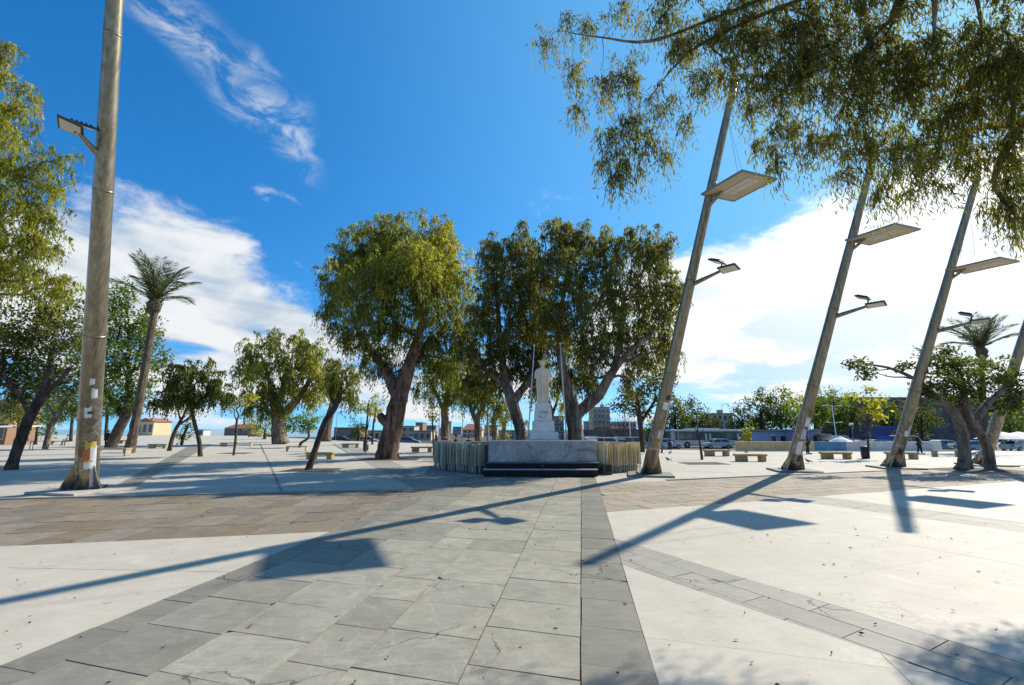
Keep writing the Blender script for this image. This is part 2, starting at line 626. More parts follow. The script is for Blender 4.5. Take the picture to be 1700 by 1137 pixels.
def marble_wall():
    m, t, bs, out = new_mat('grey_marble_wall')
    tc = t.n('ShaderNodeTexCoord')
    n1 = t.noise(tc.outputs['Object'], 1.3, 9, 0.68, 1.2)
    n2 = t.noise(tc.outputs['Object'], 14, 6, 0.65)
    f = t.m('ADD', t.m('MULTIPLY', n1, 0.75), t.m('MULTIPLY', n2, 0.25))
    c = t.ramp(f, [(0.36, (0.13, 0.135, 0.135)), (0.46, (0.27, 0.275, 0.27)), (0.54, (0.36, 0.36, 0.35)), (0.64, (0.54, 0.53, 0.50))])
    t.l(c, bs.inputs['Base Color'])
    bs.inputs['Roughness'].default_value = 0.55
    return m


M['marble_wall'] = marble_wall()


def mast_mat():
    m, t, bs, out = new_mat('weathered_mast_steel')
    tc = t.n('ShaderNodeTexCoord')
    ob = tc.outputs['Object']
    sep = t.n('ShaderNodeSeparateXYZ')
    t.l(ob, sep.inputs[0])
    mp = t.n('ShaderNodeMapping')
    mp.inputs['Scale'].default_value = (5, 5, 0.35)
    t.l(ob, mp.inputs[0])
    st = t.noise(mp.outputs[0], 1.8, 6, 0.6)
    c = t.ramp(st, [(0.32, (0.17, 0.145, 0.095)), (0.55, (0.27, 0.235, 0.165)), (0.75, (0.36, 0.325, 0.25))])
    # scraped paper, paste and dirt on the lowest metres
    n = t.noise(ob, 3.6, 7, 0.68, 0.7)
    n2 = t.noise(ob, 2.1, 6, 0.66, 0.5)
    hz = t.maprange(sep.outputs['Z'], 1.2, 4.2, 1.0, 0.0)
    c = t.mix(t.m('MULTIPLY', t.maprange(n, 0.53, 0.60, 0, 0.8), hz), c, (0.55, 0.50, 0.44))
    c = t.mix(t.m('MULTIPLY', t.maprange(n2, 0.56, 0.64, 0, 0.85), t.maprange(sep.outputs['Z'], 0.8, 3.0, 1.0, 0.0)), c, (0.055, 0.040, 0.032))
    c = t.mix(t.m('MULTIPLY', t.maprange(t.noise(ob, 5.5, 5, .6), 0.56, 0.62, 0, 0.5), hz), c, (0.22, 0.10, 0.06))
    t.l(c, bs.inputs['Base Color'])
    bs.inputs['Roughness'].default_value = 0.36
    bs.inputs['Metallic'].default_value = 0.72
    bump(t, bs, n, 0.12, 0.01)
    return m


M['steel'] = mast_mat()
M['panel'] = simple('panel_sheet', (0.50, 0.42, 0.28), 0.6, 0.10, 1.2)
M['panel_edge'] = simple('panel_edge', (0.22, 0.23, 0.22), 0.5, 0.1, 3)

# foliage
M['leaf_euc'] = leaf_mat('eucalyptus_leaf', (0.055, 0.071, 0.022), (0.152, 0.165, 0.041), (0.329, 0.299, 0.037), 0.50)
M['leaf_euc_b'] = leaf_mat('eucalyptus_leaf_brown', (0.059, 0.061, 0.022), (0.152, 0.140, 0.044), (0.268, 0.201, 0.049), 0.50)
M['leaf_euc_c'] = leaf_mat('eucalyptus_leaf_olive', (0.052, 0.060, 0.024), (0.140, 0.142, 0.044), (0.255, 0.215, 0.050), 0.48)
M['leaf_near'] = leaf_mat('hanging_eucalyptus_leaf', (0.055, 0.061, 0.022), (0.128, 0.128, 0.041), (0.226, 0.195, 0.059), 0.52)
M['leaf_yellow'] = leaf_mat('yellow_green_leaf', (0.085, 0.100, 0.020), (0.220, 0.220, 0.037), (0.378, 0.342, 0.049), 0.50)
M['leaf_dark'] = leaf_mat('dark_broad_leaf', (0.032, 0.044, 0.016), (0.076, 0.093, 0.027), (0.183, 0.189, 0.049), 0.40)
M['leaf_green'] = leaf_mat('green_leaf', (0.044, 0.073, 0.017), (0.104, 0.152, 0.032), (0.207, 0.250, 0.055), 0.45)
M['leaf_bright'] = leaf_mat('bright_shrub_leaf', (0.100, 0.120, 0.015), (0.200, 0.220, 0.025), (0.330, 0.330, 0.045), 0.3)
M['twig_purple'] = leaf_mat('bare_twig', (0.060, 0.045, 0.045), (0.110, 0.085, 0.080), (0.170, 0.135, 0.120), 0.1)
M['palm_leaf'] = leaf_mat('palm_leaflet', (0.030, 0.045, 0.018), (0.065, 0.085, 0.030), (0.130, 0.145, 0.055), 0.25)
M['bark_euc'] = bark_mat('eucalyptus_bark', (0.10, 0.065, 0.045), (0.235, 0.175, 0.130), (0.38, 0.31, 0.24), 1.0)
M['bark_dark'] = bark_mat('dark_bark', (0.045, 0.032, 0.024), (0.095, 0.072, 0.054), (0.16, 0.125, 0.095), 1.4)
M['bark_red'] = bark_mat('red_bark', (0.075, 0.035, 0.024), (0.175, 0.110, 0.080), (0.27, 0.20, 0.155), 1.1)
M['bark_ficus'] = bark_mat('ficus_bark', (0.14, 0.105, 0.080), (0.25, 0.20, 0.155), (0.36, 0.30, 0.24), 1.6)
M['bark_palm'] = bark_mat('palm_bark', (0.08, 0.058, 0.038), (0.155, 0.120, 0.082), (0.22, 0.18, 0.13), 2.5)

# ================================================================== GROUND
def structure(o):
    o['kind'] = 'structure'
    return o


def clip_poly(subj, clip):
    """Sutherland-Hodgman; clip polygon convex and counter-clockwise"""
    out = list(subj)
    for i in range(len(clip)):
        a, b = clip[i], clip[(i + 1) % len(clip)]
        inp, out = out, []
        if not inp:
            break
        def side(p):
            return (b[0] - a[0]) * (p[1] - a[1]) - (b[1] - a[1]) * (p[0] - a[0])
        for k in range(len(inp)):
            p, q = inp[k], inp[(k + 1) % len(inp)]
            sp_, sq = side(p), side(q)
            if sp_ >= 0:
                out.append(p)
            if (sp_ >= 0) != (sq >= 0):
                t = sp_ / (sp_ - sq)
                out.append((p[0] + (q[0] - p[0]) * t, p[1] + (q[1] - p[1]) * t))
    return out


def area(p):
    return 0.5 * sum(p[i][0] * p[(i + 1) % len(p)][1] - p[(i + 1) % len(p)][0] * p[i][1] for i in range(len(p)))


def ccw(p):
    p = [(q[0], q[1]) for q in p]
    return p if area(p) > 0 else p[::-1]


def slab_piece(name, poly, mat, parent, z=0.0, th=0.03, tilt=0.0015):
    c = (sum(p[0] for p in poly) / len(poly), sum(p[1] for p in poly) / len(poly))
    tx, ty = random.uniform(-tilt, tilt), random.uniform(-tilt, tilt)
    dz = random.uniform(-0.0012, 0.0012)
    top = [(p[0] - c[0], p[1] - c[1], dz + tx * (p[0] - c[0]) + ty * (p[1] - c[1])) for p in poly]
    bot = [(p[0], p[1], -th) for p in top]
    n = len(poly)
    fs = [list(range(n))] + [[n + i, n + (i + 1) % n, (i + 1) % n, i] for i in range(n)]
    return mesh_obj(name, top + bot, fs, mat, parent, loc=(c[0], c[1], z))


def pave(name, zone, d1, d2, cols, row, mat, joint_mat, z=0.0, gap=0.006, stagger=0.5, org=None, piece='slab', matf=None, rows=None, bed_drop=0.014, tilt=0.0015, chip=0.0):
    """zone: convex outline on the ground; d1 along the columns, d2 across; cols = widths repeated"""
    zone = ccw(zone)
    d1 = Vector(d1[:2]).normalized()
    d2 = Vector(d2[:2]).normalized()
    org = Vector(org[:2]) if org is not None else Vector(zone[0])
    bed = mesh_obj(name, [(p[0], p[1], z - bed_drop) for p in zone], [list(range(len(zone)))], joint_mat)
    structure(bed)
    det = d1.x * d2.y - d1.y * d2.x
    def ab(p):
        v = Vector(p) - org
        return ((v.x * d2.y - v.y * d2.x) / det, (d1.x * v.y - d1.y * v.x) / det)
    abz = [ab(p) for p in zone]
    a0, a1 = min(q[0] for q in abz), max(q[0] for q in abz)
    b0, b1 = min(q[1] for q in abz), max(q[1] for q in abz)
    edges = []
    if len(cols) == 1:
        w = cols[0]
        k = math.floor(b0 / w)
        while k * w < b1:
            edges.append((k * w, (k + 1) * w, k))
            k += 1
    else:
        tot = sum(cols)
        k = math.floor(b0 / tot)
        while k * tot < b1:
            acc = k * tot
            for ci, w in enumerate(cols):
                edges.append((acc, acc + w, ci))
                acc += w
            k += 1
    cnt = 0
    for (e0, e1, ci) in edges:
        if e1 < b0 or e0 > b1:
            continue
        off = random.random() * row if stagger == 'random' else (ci % 2) * stagger * row
        k = math.floor((a0 - off) / row) - 1
        while k * row + off < a1:
            s0, s1 = k * row + off, (k + 1) * row + off
            jit = 0
            cell = [(s0 + gap, e0 + gap), (s1 - gap, e0 + gap), (s1 - gap, e1 - gap), (s0 + gap, e1 - gap)]
            poly = []
            for (a, b) in cell:
                v = org + d1 * a + d2 * b
                poly.append((v.x, v.y))
            poly = clip_poly(ccw(poly), zone)
            k += 1
            if len(poly) < 3 or area(poly) < 0.03:
                continue
            mm = matf(ci, k) if matf else mat
            if chip and len(poly) == 4:
                poly = [(q_[0] + random.uniform(-chip, chip), q_[1] + random.uniform(-chip, chip)) for q_ in poly]
                if random.random() < 0.22:
                    i_ = random.randrange(4)
                    a_, b_, c_p = Vector(poly[i_ - 1]), Vector(poly[i_]), Vector(poly[(i_ + 1) % 4])
                    k1, k2 = random.uniform(.02, .10), random.uniform(.02, .10)
                    poly = poly[:i_] + [tuple(b_ + (a_ - b_).normalized() * k1), tuple(b_ + (c_p - b_).normalized() * k2)] + poly[i_ + 1:]
            slab_piece(piece, poly, mm, bed, z, 0.012, tilt)
            cnt += 1
    return bed, cnt


def line_px(p, q):
    """ground line through two pixels"""
    return G(*p).xy, G(*q).xy


def isect(l1, l2):
    p, q = l1
    r, s_ = l2
    d = q - p
    e = s_ - r
    den = d.x * e.y - d.y * e.x
    t = ((r.x - p.x) * e.y - (r.y - p.y) * e.x) / den
    return p + d * t


DIRP = Vector((115.0, 759.0)).normalized()                 # direction of the grey path
DIRC = Vector((-2750.0, 759.0)).normalized() * -1           # its cross joints
gl = (G(0, 1105).xy, G(0, 1105).xy + DIRP)                  # left edge of the path
gr = (G(1092, 1130).xy, G(1092, 1130).xy + DIRP)            # right edge
br_lo = line_px((0, 907), (560, 882))
br_hi = line_px((0, 830), (740, 812))
tn_lo = line_px((1008, 850), (1449, 817))
tn_hi = line_px((1110, 798), (1450, 783))
s1_hi = line_px((1025, 895), (1700, 1101))
s1_lo = line_px((1037, 938.5), (1486, 1093))
s2_hi = line_px((1346, 822), (1700, 868))
s2_lo = line_px((1300, 829), (1700, 884))
FARY = 19.55


def xl(x):
    return (Vector((x, 0)), Vector((x, 1)))


def yl(y):
    return (Vector((0, y)), Vector((1, y)))


# everything the plaza slab covers; drops to the road along its far edge
far_edge = [G(-420, 722), G(100, 722), G(430, 724), G(560, 731), G(700, 735.5), G(1000, 743), G(1110, 746), G(1230, 747.5), G(1540, 747.5), G(1800, 747.5)]
outline = [(-330, -40), (90, -40), (90, far_edge[-1].y)] + [(p.x, p.y) for p in reversed(far_edge)] + [(-330, far_edge[0].y)]
mb = MB()
mb.prism(ccw(outline), -1.6, -0.028)
plaza = structure(mb.build('plaza', M['pale_far']))

mb = MB()
mb.add([(-60, -300, -0.85), (1500, -300, -0.85), (1500, 1600, -0.85), (-30, 1600, -0.85), (-45, 175, -0.85), (-400, 172, -0.85), (-400, -300, -0.85)],
       [list(range(7))])
road = structure(mb.build('road', M['asphalt']))
mb = MB()
mb.add([(-5000, -600, -2.2), (5000, -600, -2.2), (5000, 9000, -2.2), (-5000, 9000, -2.2)], [(0, 1, 2, 3)])
sea = structure(mb.build('sea', M['sea']))

# grey path of marble slabs
pA = isect(gl, yl(1.2))
pB = isect(gr, yl(1.2))
pC = isect(gr, yl(FARY))
pD = isect(gl, yl(FARY + 0.6))


def grey_pick(ci, k):
    r = random.random()
    if ci == 0 or ci == 6:
        return M['grey_dark']
    if ci == 5:
        return M['grey_mid'] if r < .8 else M['grey']
    if ci == 4:
        return M['grey_mid'] if r < .35 else M['grey']
    return M['grey']


nrm = Vector((DIRP.y, -DIRP.x))
orgp = Vector(gr[0])
# columns measured leftwards from the right edge
path_bed, n1 = pave('stone_path', [pA, pB, pC, pD], DIRP, -DIRC, [0.62, 0.98, 0.98, 0.62, 0.98, 0.98, 0.62], 0.78, M['grey'], M['joint'],
                    org=orgp, gap=0.0065, stagger='random', matf=grey_pick, chip=0.005, tilt=0.004)

# brown bands either side of the path
q1, q2 = isect(br_lo, gl), isect(br_hi, gl)
q3, q4 = isect(br_hi, xl(-24)), isect(br_lo, xl(-24))
db = (br_lo[1] - br_lo[0])
brown, n2 = pave('brown_paving', [q1, q2, q3, q4], db, Vector((-0.12, 1)), [1.15], 0.74, M['brown'], M['joint'], gap=0.010, stagger=0.5, org=q1, chip=0.009, tilt=0.006)
r1, r2 = isect(tn_lo, gr), isect(tn_hi, gr)
r3, r4 = isect(tn_hi, xl(27)), isect(tn_lo, xl(27))
tan, n3 = pave('tan_paving', [r1, r4, r3, r2], tn_lo[1] - tn_lo[0], Vector((-0.25, 1)), [0.62], 1.25, M['tan'], M['joint'], gap=0.010, stagger=0.5, org=r1, chip=0.008, tilt=0.005)

# pale concrete, left of the path
w1 = isect(gl, yl(1.2))
pave('pale_paving', [q1, isect(br_lo, xl(-20)), (-20, 1.2), w1], DIRP, Vector((-1, 0.06)), [3.4], 2.6, M['pale'], M['joint_pale'], gap=0.003, stagger=0.0, org=q1, tilt=0.0004)
# pale concrete right of the path, cut by two stripes
t1, t2 = isect(s1_hi, gr), isect(s1_lo, gr)
t3, t4 = isect(s1_hi, xl(16)), isect(s1_lo, xl(16))
ds = (s1_hi[1] - s1_hi[0]).normalized()
pave('stripe_paving', [t1, t2, isect(s1_lo, yl(-1.5)), isect(s1_hi, yl(-1.5))], ds, Vector((-ds.y, ds.x)), [0.42], 1.05, M['stripe'], M['joint'], gap=0.005,
     stagger=0.5, org=t1)
pave('pale_paving', [t2, isect(gr, yl(0.2)), isect(s1_lo, yl(0.2))], Vector((0.3, 1)), Vector((1, -0.3)), [2.4], 2.4, M['pale'], M['joint_pale'], gap=0.003,
     stagger=0.0, org=t2, tilt=0.0004)
u1, u2 = isect(s2_lo, tn_lo), isect(s2_lo, yl(-1.5))
pave('pale_paving', [r1, u1, u2, isect(s1_hi, yl(-1.5)), t1], ds, Vector((0.92, 0.38)), [4.2], 3.1, M['pale'], M['joint_pale'], gap=0.003,
     stagger=0.0, org=t1, tilt=0.0004)
v1, v2 = isect(s2_hi, tn_lo), isect(s2_hi, yl(-1.5))
pave('stripe_paving', [u1, u2, v2, v1], (s2_hi[1] - s2_hi[0]), Vector((0.3, 1)), [0.6], 1.3, M['stripe'], M['joint'], gap=0.004, stagger=0.5, org=u1)
pave('pale_paving', [v1, v2, (26, -1.5), isect(tn_lo, xl(26))], (s2_hi[1] - s2_hi[0]), Vector((0.3, 1)), [3.4], 3.4, M['pale'], M['joint_pale'], gap=0.003, stagger=0.0,
     org=v1, tilt=0.0004)
# pale concrete beyond the bands
pave('pale_paving', [q2, isect(gl, yl(FARY + 0.6)), (-4.6, 27), (-6, 40), (-46, 40), isect(br_hi, xl(-24))], Vector((0.30, 1)), Vector((1, -0.12)), [2.9], 3.0, M['pale_far'],
     M['joint_pale'], gap=0.007, stagger=0.0, org=q2, tilt=0.0004)
pave('pale_paving', [isect(tn_hi, gr), isect(tn_hi, xl(31)), (40, 42), (6.5, 42)], Vector((0.1, 1)), Vector((1, -0.25)), [3.2], 3.0, M['pale_far'],
     M['joint_pale'], gap=0.007, stagger=0.0, org=r2, tilt=0.0004)
# dark grey stripes across the far plaza, laid on top
for pts in ([(170, 818), (218, 811), (352, 737.5), (318, 738)], [(690, 813), (752, 811), (585, 737.5), (552, 737)]):
    zp = [G(*p) for p in pts]
    dd = (zp[2].xy - zp[1].xy)
    pave('stripe_paving', zp, dd, Vector((dd.y, -dd.x)), [1.2], 1.6, M['grey_dark'] if pts[0][0] < 300 else M['stripe'], M['joint'], z=0.006, gap=0.006,
         stagger=0.5, org=zp[0], bed_drop=0.004)
# a thin slot drain across the far left plaza
mb = MB()
for a, b in (((437, 790), (468, 821)), ((300, 823), (240, 790))):
    pass
d0, d1_ = G(470, 820), G(432, 736)
sd = (d1_ - d0).normalized().cross(Vector((0, 0, 1))) * 0.05
mb.add([d0 - sd + Vector((0, 0, .004)), d0 + sd + Vector((0, 0, .004)), d1_ + sd + Vector((0, 0, .004)), d1_ - sd + Vector((0, 0, .004))], [(3, 2, 1, 0)])
structure(mb.build('drain_slot', M['grey_dark']))

# raised lip where the far plaza meets the brown band
for a, b in ((isect(br_hi, xl(-24)), isect(br_hi, gl)), (isect(tn_hi, xl(6.2)), isect(tn_hi, xl(27)))):
    mb = MB()
    dv = (b - a)
    L_ = dv.length
    dn = dv.normalized()
    rot = Matrix(((dn.x, -dn.y, 0), (dn.y, dn.x, 0), (0, 0, 1)))
    c = (a + b) / 2 + Vector((-dn.y, dn.x)) * 0.10
    mb.box((c.x, c.y, 0.012), (L_, 0.16, 0.05), rot)
    structure(mb.build('kerb', M['stripe']))


def tree_pit(c, sx, sy, rz, label):
    """square of bare soil with a stone rim"""
    o = thing('tree_pit', label, 'tree pit', (c[0], c[1], 0), rz)
    mb = MB()
    mb.box((0, 0, 0.008), (sx, sy, 0.02))
    mb.build('soil_bed', M['soil'], o)
    for s_ in (-1, 1):
        MB().box((0, s_ * (sy / 2 + .06), 0.012), (sx + .24, 0.11, 0.03)).build('rim', M['grey_dark'], o)
        MB().box((s_ * (sx / 2 + .06), 0, 0.012), (0.11, sy - .002, 0.03)).build('rim', M['grey_dark'], o)
    return o

# ================================================================== TREES
def leaves_mesh(name, pos, dirs, length, width, tint, mat, parent, fold=0.0):
    """one lens-shaped face per leaf; arrays of base points and directions"""
    n = len(pos)
    dirs = dirs / (np.linalg.norm(dirs, axis=1, keepdims=True) + 1e-9)
    rv = RNG.normal(size=(n, 3))
    side = np.cross(dirs, rv)
    side /= (np.linalg.norm(side, axis=1, keepdims=True) + 1e-9)
    L = length[:, None]
    W = width[:, None]
    v = np.empty((n, 4, 3), np.float32)
    v[:, 0] = pos
    v[:, 1] = pos + dirs * L * 0.45 + side * W * 0.5
    v[:, 2] = pos + dirs * L
    v[:, 3] = pos + dirs * L * 0.45 - side * W * 0.5
    me = bpy.data.meshes.new(name)
    me.vertices.add(n * 4)
    me.vertices.foreach_set('co', v.reshape(-1))
    me.loops.add(n * 4)
    me.loops.foreach_set('vertex_index', np.arange(n * 4, dtype=np.int32))
    me.polygons.add(n)
    me.polygons.foreach_set('loop_start', np.arange(0, n * 4, 4, dtype=np.int32))
    me.polygons.foreach_set('loop_total', np.full(n, 4, np.int32))
    at = me.attributes.new('tint', 'FLOAT', 'FACE')
    at.data.foreach_set('value', np.clip(tint, 0, 1).astype(np.float32))
    me.update(calc_edges=True)
    me.materials.append(mat)
    o = bpy.data.objects.new(name, me)
    link(o, parent)
    return o


def curve_pts(p, q, sag=0.0, n=5, wob=0.0):
    p, q = Vector(p), Vector(q)
    out = []
    for i in range(n):
        t = i / (n - 1)
        c = p.lerp(q, t)
        c.z += sag * 4 * t * (1 - t)
        if 0 < i < n - 1 and wob:
            c += Vector((random.uniform(-wob, wob), random.uniform(-wob, wob), random.uniform(-wob, wob)))
        out.append(c)
    return out


def make_tree(name, label, base, trunks, clusters, leaf, bark, style='droop', density=1.0, leaf_len=0.24, leaf_w=0.07,
              group=None, tuft=20, tint_bias=0.0, twigs=6, cat='tree', limb_from=None, depth_k=0.8, tint_spread=0.16, limbs=True, topsun=0.0, seg=10, edge=2.4, rule='below', strands=6, spread=1.0, hang=1.0):
    """base: world point; trunks: lists of (point, radius) in world; clusters: (centre, rx, ry(depth), rz, tint)"""
    root = thing(name, label, cat, base, 0, group)
    b = Vector(base)
    mb = MB()
    nodes = []
    for tr in trunks:
        pts, rads = [], []
        for i, (p, r) in enumerate(tr):
            pts.append(Vector(p) - b)
            rads.append(r)
            nodes.append((Vector(p), r))
        # resample for roundness
        P2, R2 = [], []
        for i in range(len(pts) - 1):
            for k in range(4):
                t = k / 4
                t2, t3 = t * t, t * t * t
                p0 = pts[max(i - 1, 0)]
                p1, p2 = pts[i], pts[i + 1]
                p3 = pts[min(i + 2, len(pts) - 1)]
                c = 0.5 * ((2 * p1) + (-p0 + p2) * t + (2 * p0 - 5 * p1 + 4 * p2 - p3) * t2 + (-p0 + 3 * p1 - 3 * p2 + p3) * t3)
                P2.append(c)
                R2.append(rads[i] * (1 - t) + rads[i + 1] * t)
        P2.append(pts[-1])
        R2.append(rads[-1])
        mb.tube(P2, R2, seg, True, 0.07)
    top_nodes = nodes[1:] if len(nodes) > 1 else nodes
    if limbs:
        for cl in clusters:
            c = Vector(cl[0])
            cand = ([n_ for n_ in top_nodes if n_[0].z < c.z - 0.1] if rule == 'below' else None) or top_nodes
            cand = sorted(cand, key=lambda n_: (n_[0] - c).length)
            n0 = cand[0]
            r0 = min(n0[1] * 0.55, 0.05 + 0.03 * (n0[0] - c).length)
            pts = curve_pts(n0[0] - b, c - b, 0.12 * (n0[0] - c).length * random.uniform(-0.5, 1), 6, 0.05 * (n0[0] - c).length)
            mb.tube(pts, [r0 * (1 - 0.75 * i / 5) for i in range(6)], 6, True, 0.05)
            for k in range(twigs):
                th = random.uniform(0, 2 * PI)
                rr = random.uniform(0.45, 0.85)
                e = c + Vector((cl[1] * rr * math.cos(th), cl[2] * rr * math.sin(th), cl[3] * random.uniform(-0.5, 0.8)))
                tp = curve_pts(pts[random.choice((3, 4, 5))], e - b, 0.1 * cl[3], 4, 0.05 * cl[1])
                mb.tube(tp, [r0 * 0.3, r0 * 0.22, r0 * 0.14, r0 * 0.06], 4, False)
    mb.build('trunk', bark, root, True)
    # foliage
    allp, alld, alll, allw, allt = [], [], [], [], []
    for cl in clusters:
        c, rx, ry, rz, ct = cl
        c = np.array(c) - np.array(base)
        if style == 'droop':
            ns, nl = strands, 9
            k = ns * nl
        else:
            k = tuft
        ntuft = max(4, int(density * 1.7 * (rx * rz * PI) / (leaf_len * leaf_w * 0.5) / k))
        dd = RNG.normal(size=(ntuft, 3))
        dd /= np.linalg.norm(dd, axis=1, keepdims=True)
        rad = RNG.random(ntuft) ** (1 / edge)
        lump = 1 + 0.16 * np.sin(dd[:, 0] * 5 + c[0]) * np.sin(dd[:, 2] * 6 + c[2]) + 0.10 * RNG.normal(size=ntuft)
        tp = dd * (rad * lump)[:, None] * np.array([rx, ry, rz]) + c
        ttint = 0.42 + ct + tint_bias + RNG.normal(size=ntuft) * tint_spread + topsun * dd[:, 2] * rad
        sz = leaf_len * (2.1 if style == 'droop' else 1.5)
        lp = np.repeat(tp, k, axis=0)
        off = RNG.normal(size=lp.shape) * sz * 0.55
        if style == 'droop':
            # leaves strung along arching, hanging twigs
            nst = ntuft * ns
            th = RNG.uniform(0, 2 * PI, nst)
            reach = leaf_len * RNG.uniform(0.4, 1.7, nst) * spread
            drop = leaf_len * RNG.uniform(1.2, 4.6, nst) * hang
            lift = leaf_len * RNG.uniform(0.0, 1.2, nst)
            t_ = np.tile(np.linspace(0.05, 1.0, nl), nst)
            R_ = lambda a_: np.repeat(a_, nl)
            o1 = R_(reach) * np.sqrt(t_)
            off[:, 0] = o1 * np.cos(R_(th)) + RNG.normal(size=len(lp)) * leaf_len * 0.13
            off[:, 1] = o1 * np.sin(R_(th)) + RNG.normal(size=len(lp)) * leaf_len * 0.13
            off[:, 2] = R_(lift) * np.sin(t_ * PI * 0.8) - R_(drop) * t_ ** 1.5 + RNG.normal(size=len(lp)) * leaf_len * 0.12
            ld = RNG.normal(size=lp.shape) * 0.38
            ld[:, 0] += np.cos(R_(th)) * 0.25
            ld[:, 1] += np.sin(R_(th)) * 0.25
            ld[:, 2] -= 1.0
        elif style == 'broad':
            off[:, 2] *= 0.6
            ld = RNG.normal(size=lp.shape)
            ld[:, 2] -= 0.25
        elif style == 'twig':
            ld = RNG.normal(size=lp.shape) * 0.6
            ld[:, 2] += 0.9
        else:
            ld = RNG.normal(size=lp.shape) + dd[np.repeat(np.arange(ntuft), k)] * 0.7
        allp.append(lp + off)
        alld.append(ld)
        n_ = len(lp)
        alll.append(leaf_len * RNG.uniform(0.65, 1.3, n_))
        allw.append(leaf_w * RNG.uniform(0.7, 1.3, n_))
        allt.append(np.repeat(ttint, k) + RNG.normal(size=n_) * 0.10)
    if allp:
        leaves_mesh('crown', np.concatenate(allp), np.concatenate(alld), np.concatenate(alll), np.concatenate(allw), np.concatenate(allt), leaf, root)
    return root


def px_tree(name, label, Y, trunks, clusters, leaf, bark, zbase=0.0, **kw):
    """outline given in photograph pixels; Y = distance of the trunk's foot"""
    sc = None
    tr = []
    for t in trunks:
        pts = []
        for e in t:
            u, v, r = e[:3]
            dy = e[3] if len(e) > 3 else 0.0
            p = P(u, v, Y + dy)
            depth = p.y * CP + (p.z - CAMH) * SP
            pts.append((p, r * depth / F * depth / math.hypot(depth, p.x)))
        tr.append(pts)
    base = tr[0][0][0].copy()
    base.z = zbase
    tr[0][0] = (Vector((base.x, base.y, zbase - 0.05)), tr[0][0][1])
    cls = []
    for e in clusters:
        u, v, rx, ry = e[:4]
        dy = e[4] if len(e) > 4 else random.uniform(-1, 1) * rx * Y / F * 0.7
        tn = e[5] if len(e) > 5 else random.uniform(-0.12, 0.12)
        p = P(u, v, Y + dy)
        depth = p.y * CP + (p.z - CAMH) * SP
        k = depth / F
        k2 = depth / math.hypot(depth, p.x)
        cls.append((p, rx * k * 0.92 * k2, (rx + ry) * 0.5 * k, ry * k * 0.92, tn))
    return make_tree(name, label, tuple(base), tr, cls, leaf, bark, **kw)


# the large eucalyptus left of the monument
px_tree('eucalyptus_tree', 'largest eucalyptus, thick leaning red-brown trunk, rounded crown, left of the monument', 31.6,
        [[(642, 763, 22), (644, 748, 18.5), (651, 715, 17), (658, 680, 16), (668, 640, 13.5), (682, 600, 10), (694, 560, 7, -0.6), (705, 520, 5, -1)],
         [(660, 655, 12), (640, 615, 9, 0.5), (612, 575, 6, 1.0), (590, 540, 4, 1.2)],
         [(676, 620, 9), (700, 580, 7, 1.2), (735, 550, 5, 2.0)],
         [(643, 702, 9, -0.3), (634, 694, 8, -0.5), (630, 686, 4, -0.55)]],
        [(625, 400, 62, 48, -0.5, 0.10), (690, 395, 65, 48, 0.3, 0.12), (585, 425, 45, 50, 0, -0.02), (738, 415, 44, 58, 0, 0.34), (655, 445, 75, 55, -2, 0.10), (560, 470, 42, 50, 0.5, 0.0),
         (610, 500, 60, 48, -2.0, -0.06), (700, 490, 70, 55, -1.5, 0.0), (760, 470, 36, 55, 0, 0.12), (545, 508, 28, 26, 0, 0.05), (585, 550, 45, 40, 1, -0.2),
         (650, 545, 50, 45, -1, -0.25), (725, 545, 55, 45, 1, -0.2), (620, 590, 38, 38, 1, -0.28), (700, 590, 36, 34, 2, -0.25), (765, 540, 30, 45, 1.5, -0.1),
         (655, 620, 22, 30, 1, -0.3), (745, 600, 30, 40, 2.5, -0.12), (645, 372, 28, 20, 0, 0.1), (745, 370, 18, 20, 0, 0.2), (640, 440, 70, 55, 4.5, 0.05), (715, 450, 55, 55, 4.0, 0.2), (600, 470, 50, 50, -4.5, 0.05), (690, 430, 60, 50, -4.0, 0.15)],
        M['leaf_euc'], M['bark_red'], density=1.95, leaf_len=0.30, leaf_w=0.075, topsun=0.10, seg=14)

# two eucalyptus trees growing out of the monument's planter
PLZ = 1.28
px_tree('eucalyptus_tree', 'slender forked eucalyptus just left of the statue, growing behind the monument wall', 25.6,
        [[(868, 737, 11), (864, 715, 9), (857, 690, 10), (848, 660, 9.5), (838, 630, 6.5), (833, 590, 6), (828, 540, 5), (825, 480, 3)],
         [(851, 668, 8), (872, 640, 6, .4), (892, 612, 5, .7), (902, 570, 4, 1), (900, 530, 3, 1)],
         [(844, 645, 6), (820, 625, 4, -.4), (795, 602, 3, -.6)]],
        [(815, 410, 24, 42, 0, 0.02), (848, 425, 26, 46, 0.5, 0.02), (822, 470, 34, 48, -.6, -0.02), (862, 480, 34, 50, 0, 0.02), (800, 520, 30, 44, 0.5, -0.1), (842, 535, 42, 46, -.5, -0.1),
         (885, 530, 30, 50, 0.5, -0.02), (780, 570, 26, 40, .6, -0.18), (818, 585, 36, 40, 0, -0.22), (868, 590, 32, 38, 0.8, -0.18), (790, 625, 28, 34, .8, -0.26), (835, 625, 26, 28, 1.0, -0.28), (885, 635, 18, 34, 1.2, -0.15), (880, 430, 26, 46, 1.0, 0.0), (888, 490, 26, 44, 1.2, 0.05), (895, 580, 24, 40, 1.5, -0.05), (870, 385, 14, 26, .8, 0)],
        M['leaf_euc_c'], M['bark_euc'], zbase=PLZ - .05, density=2.6, leaf_len=0.27, leaf_w=0.066)
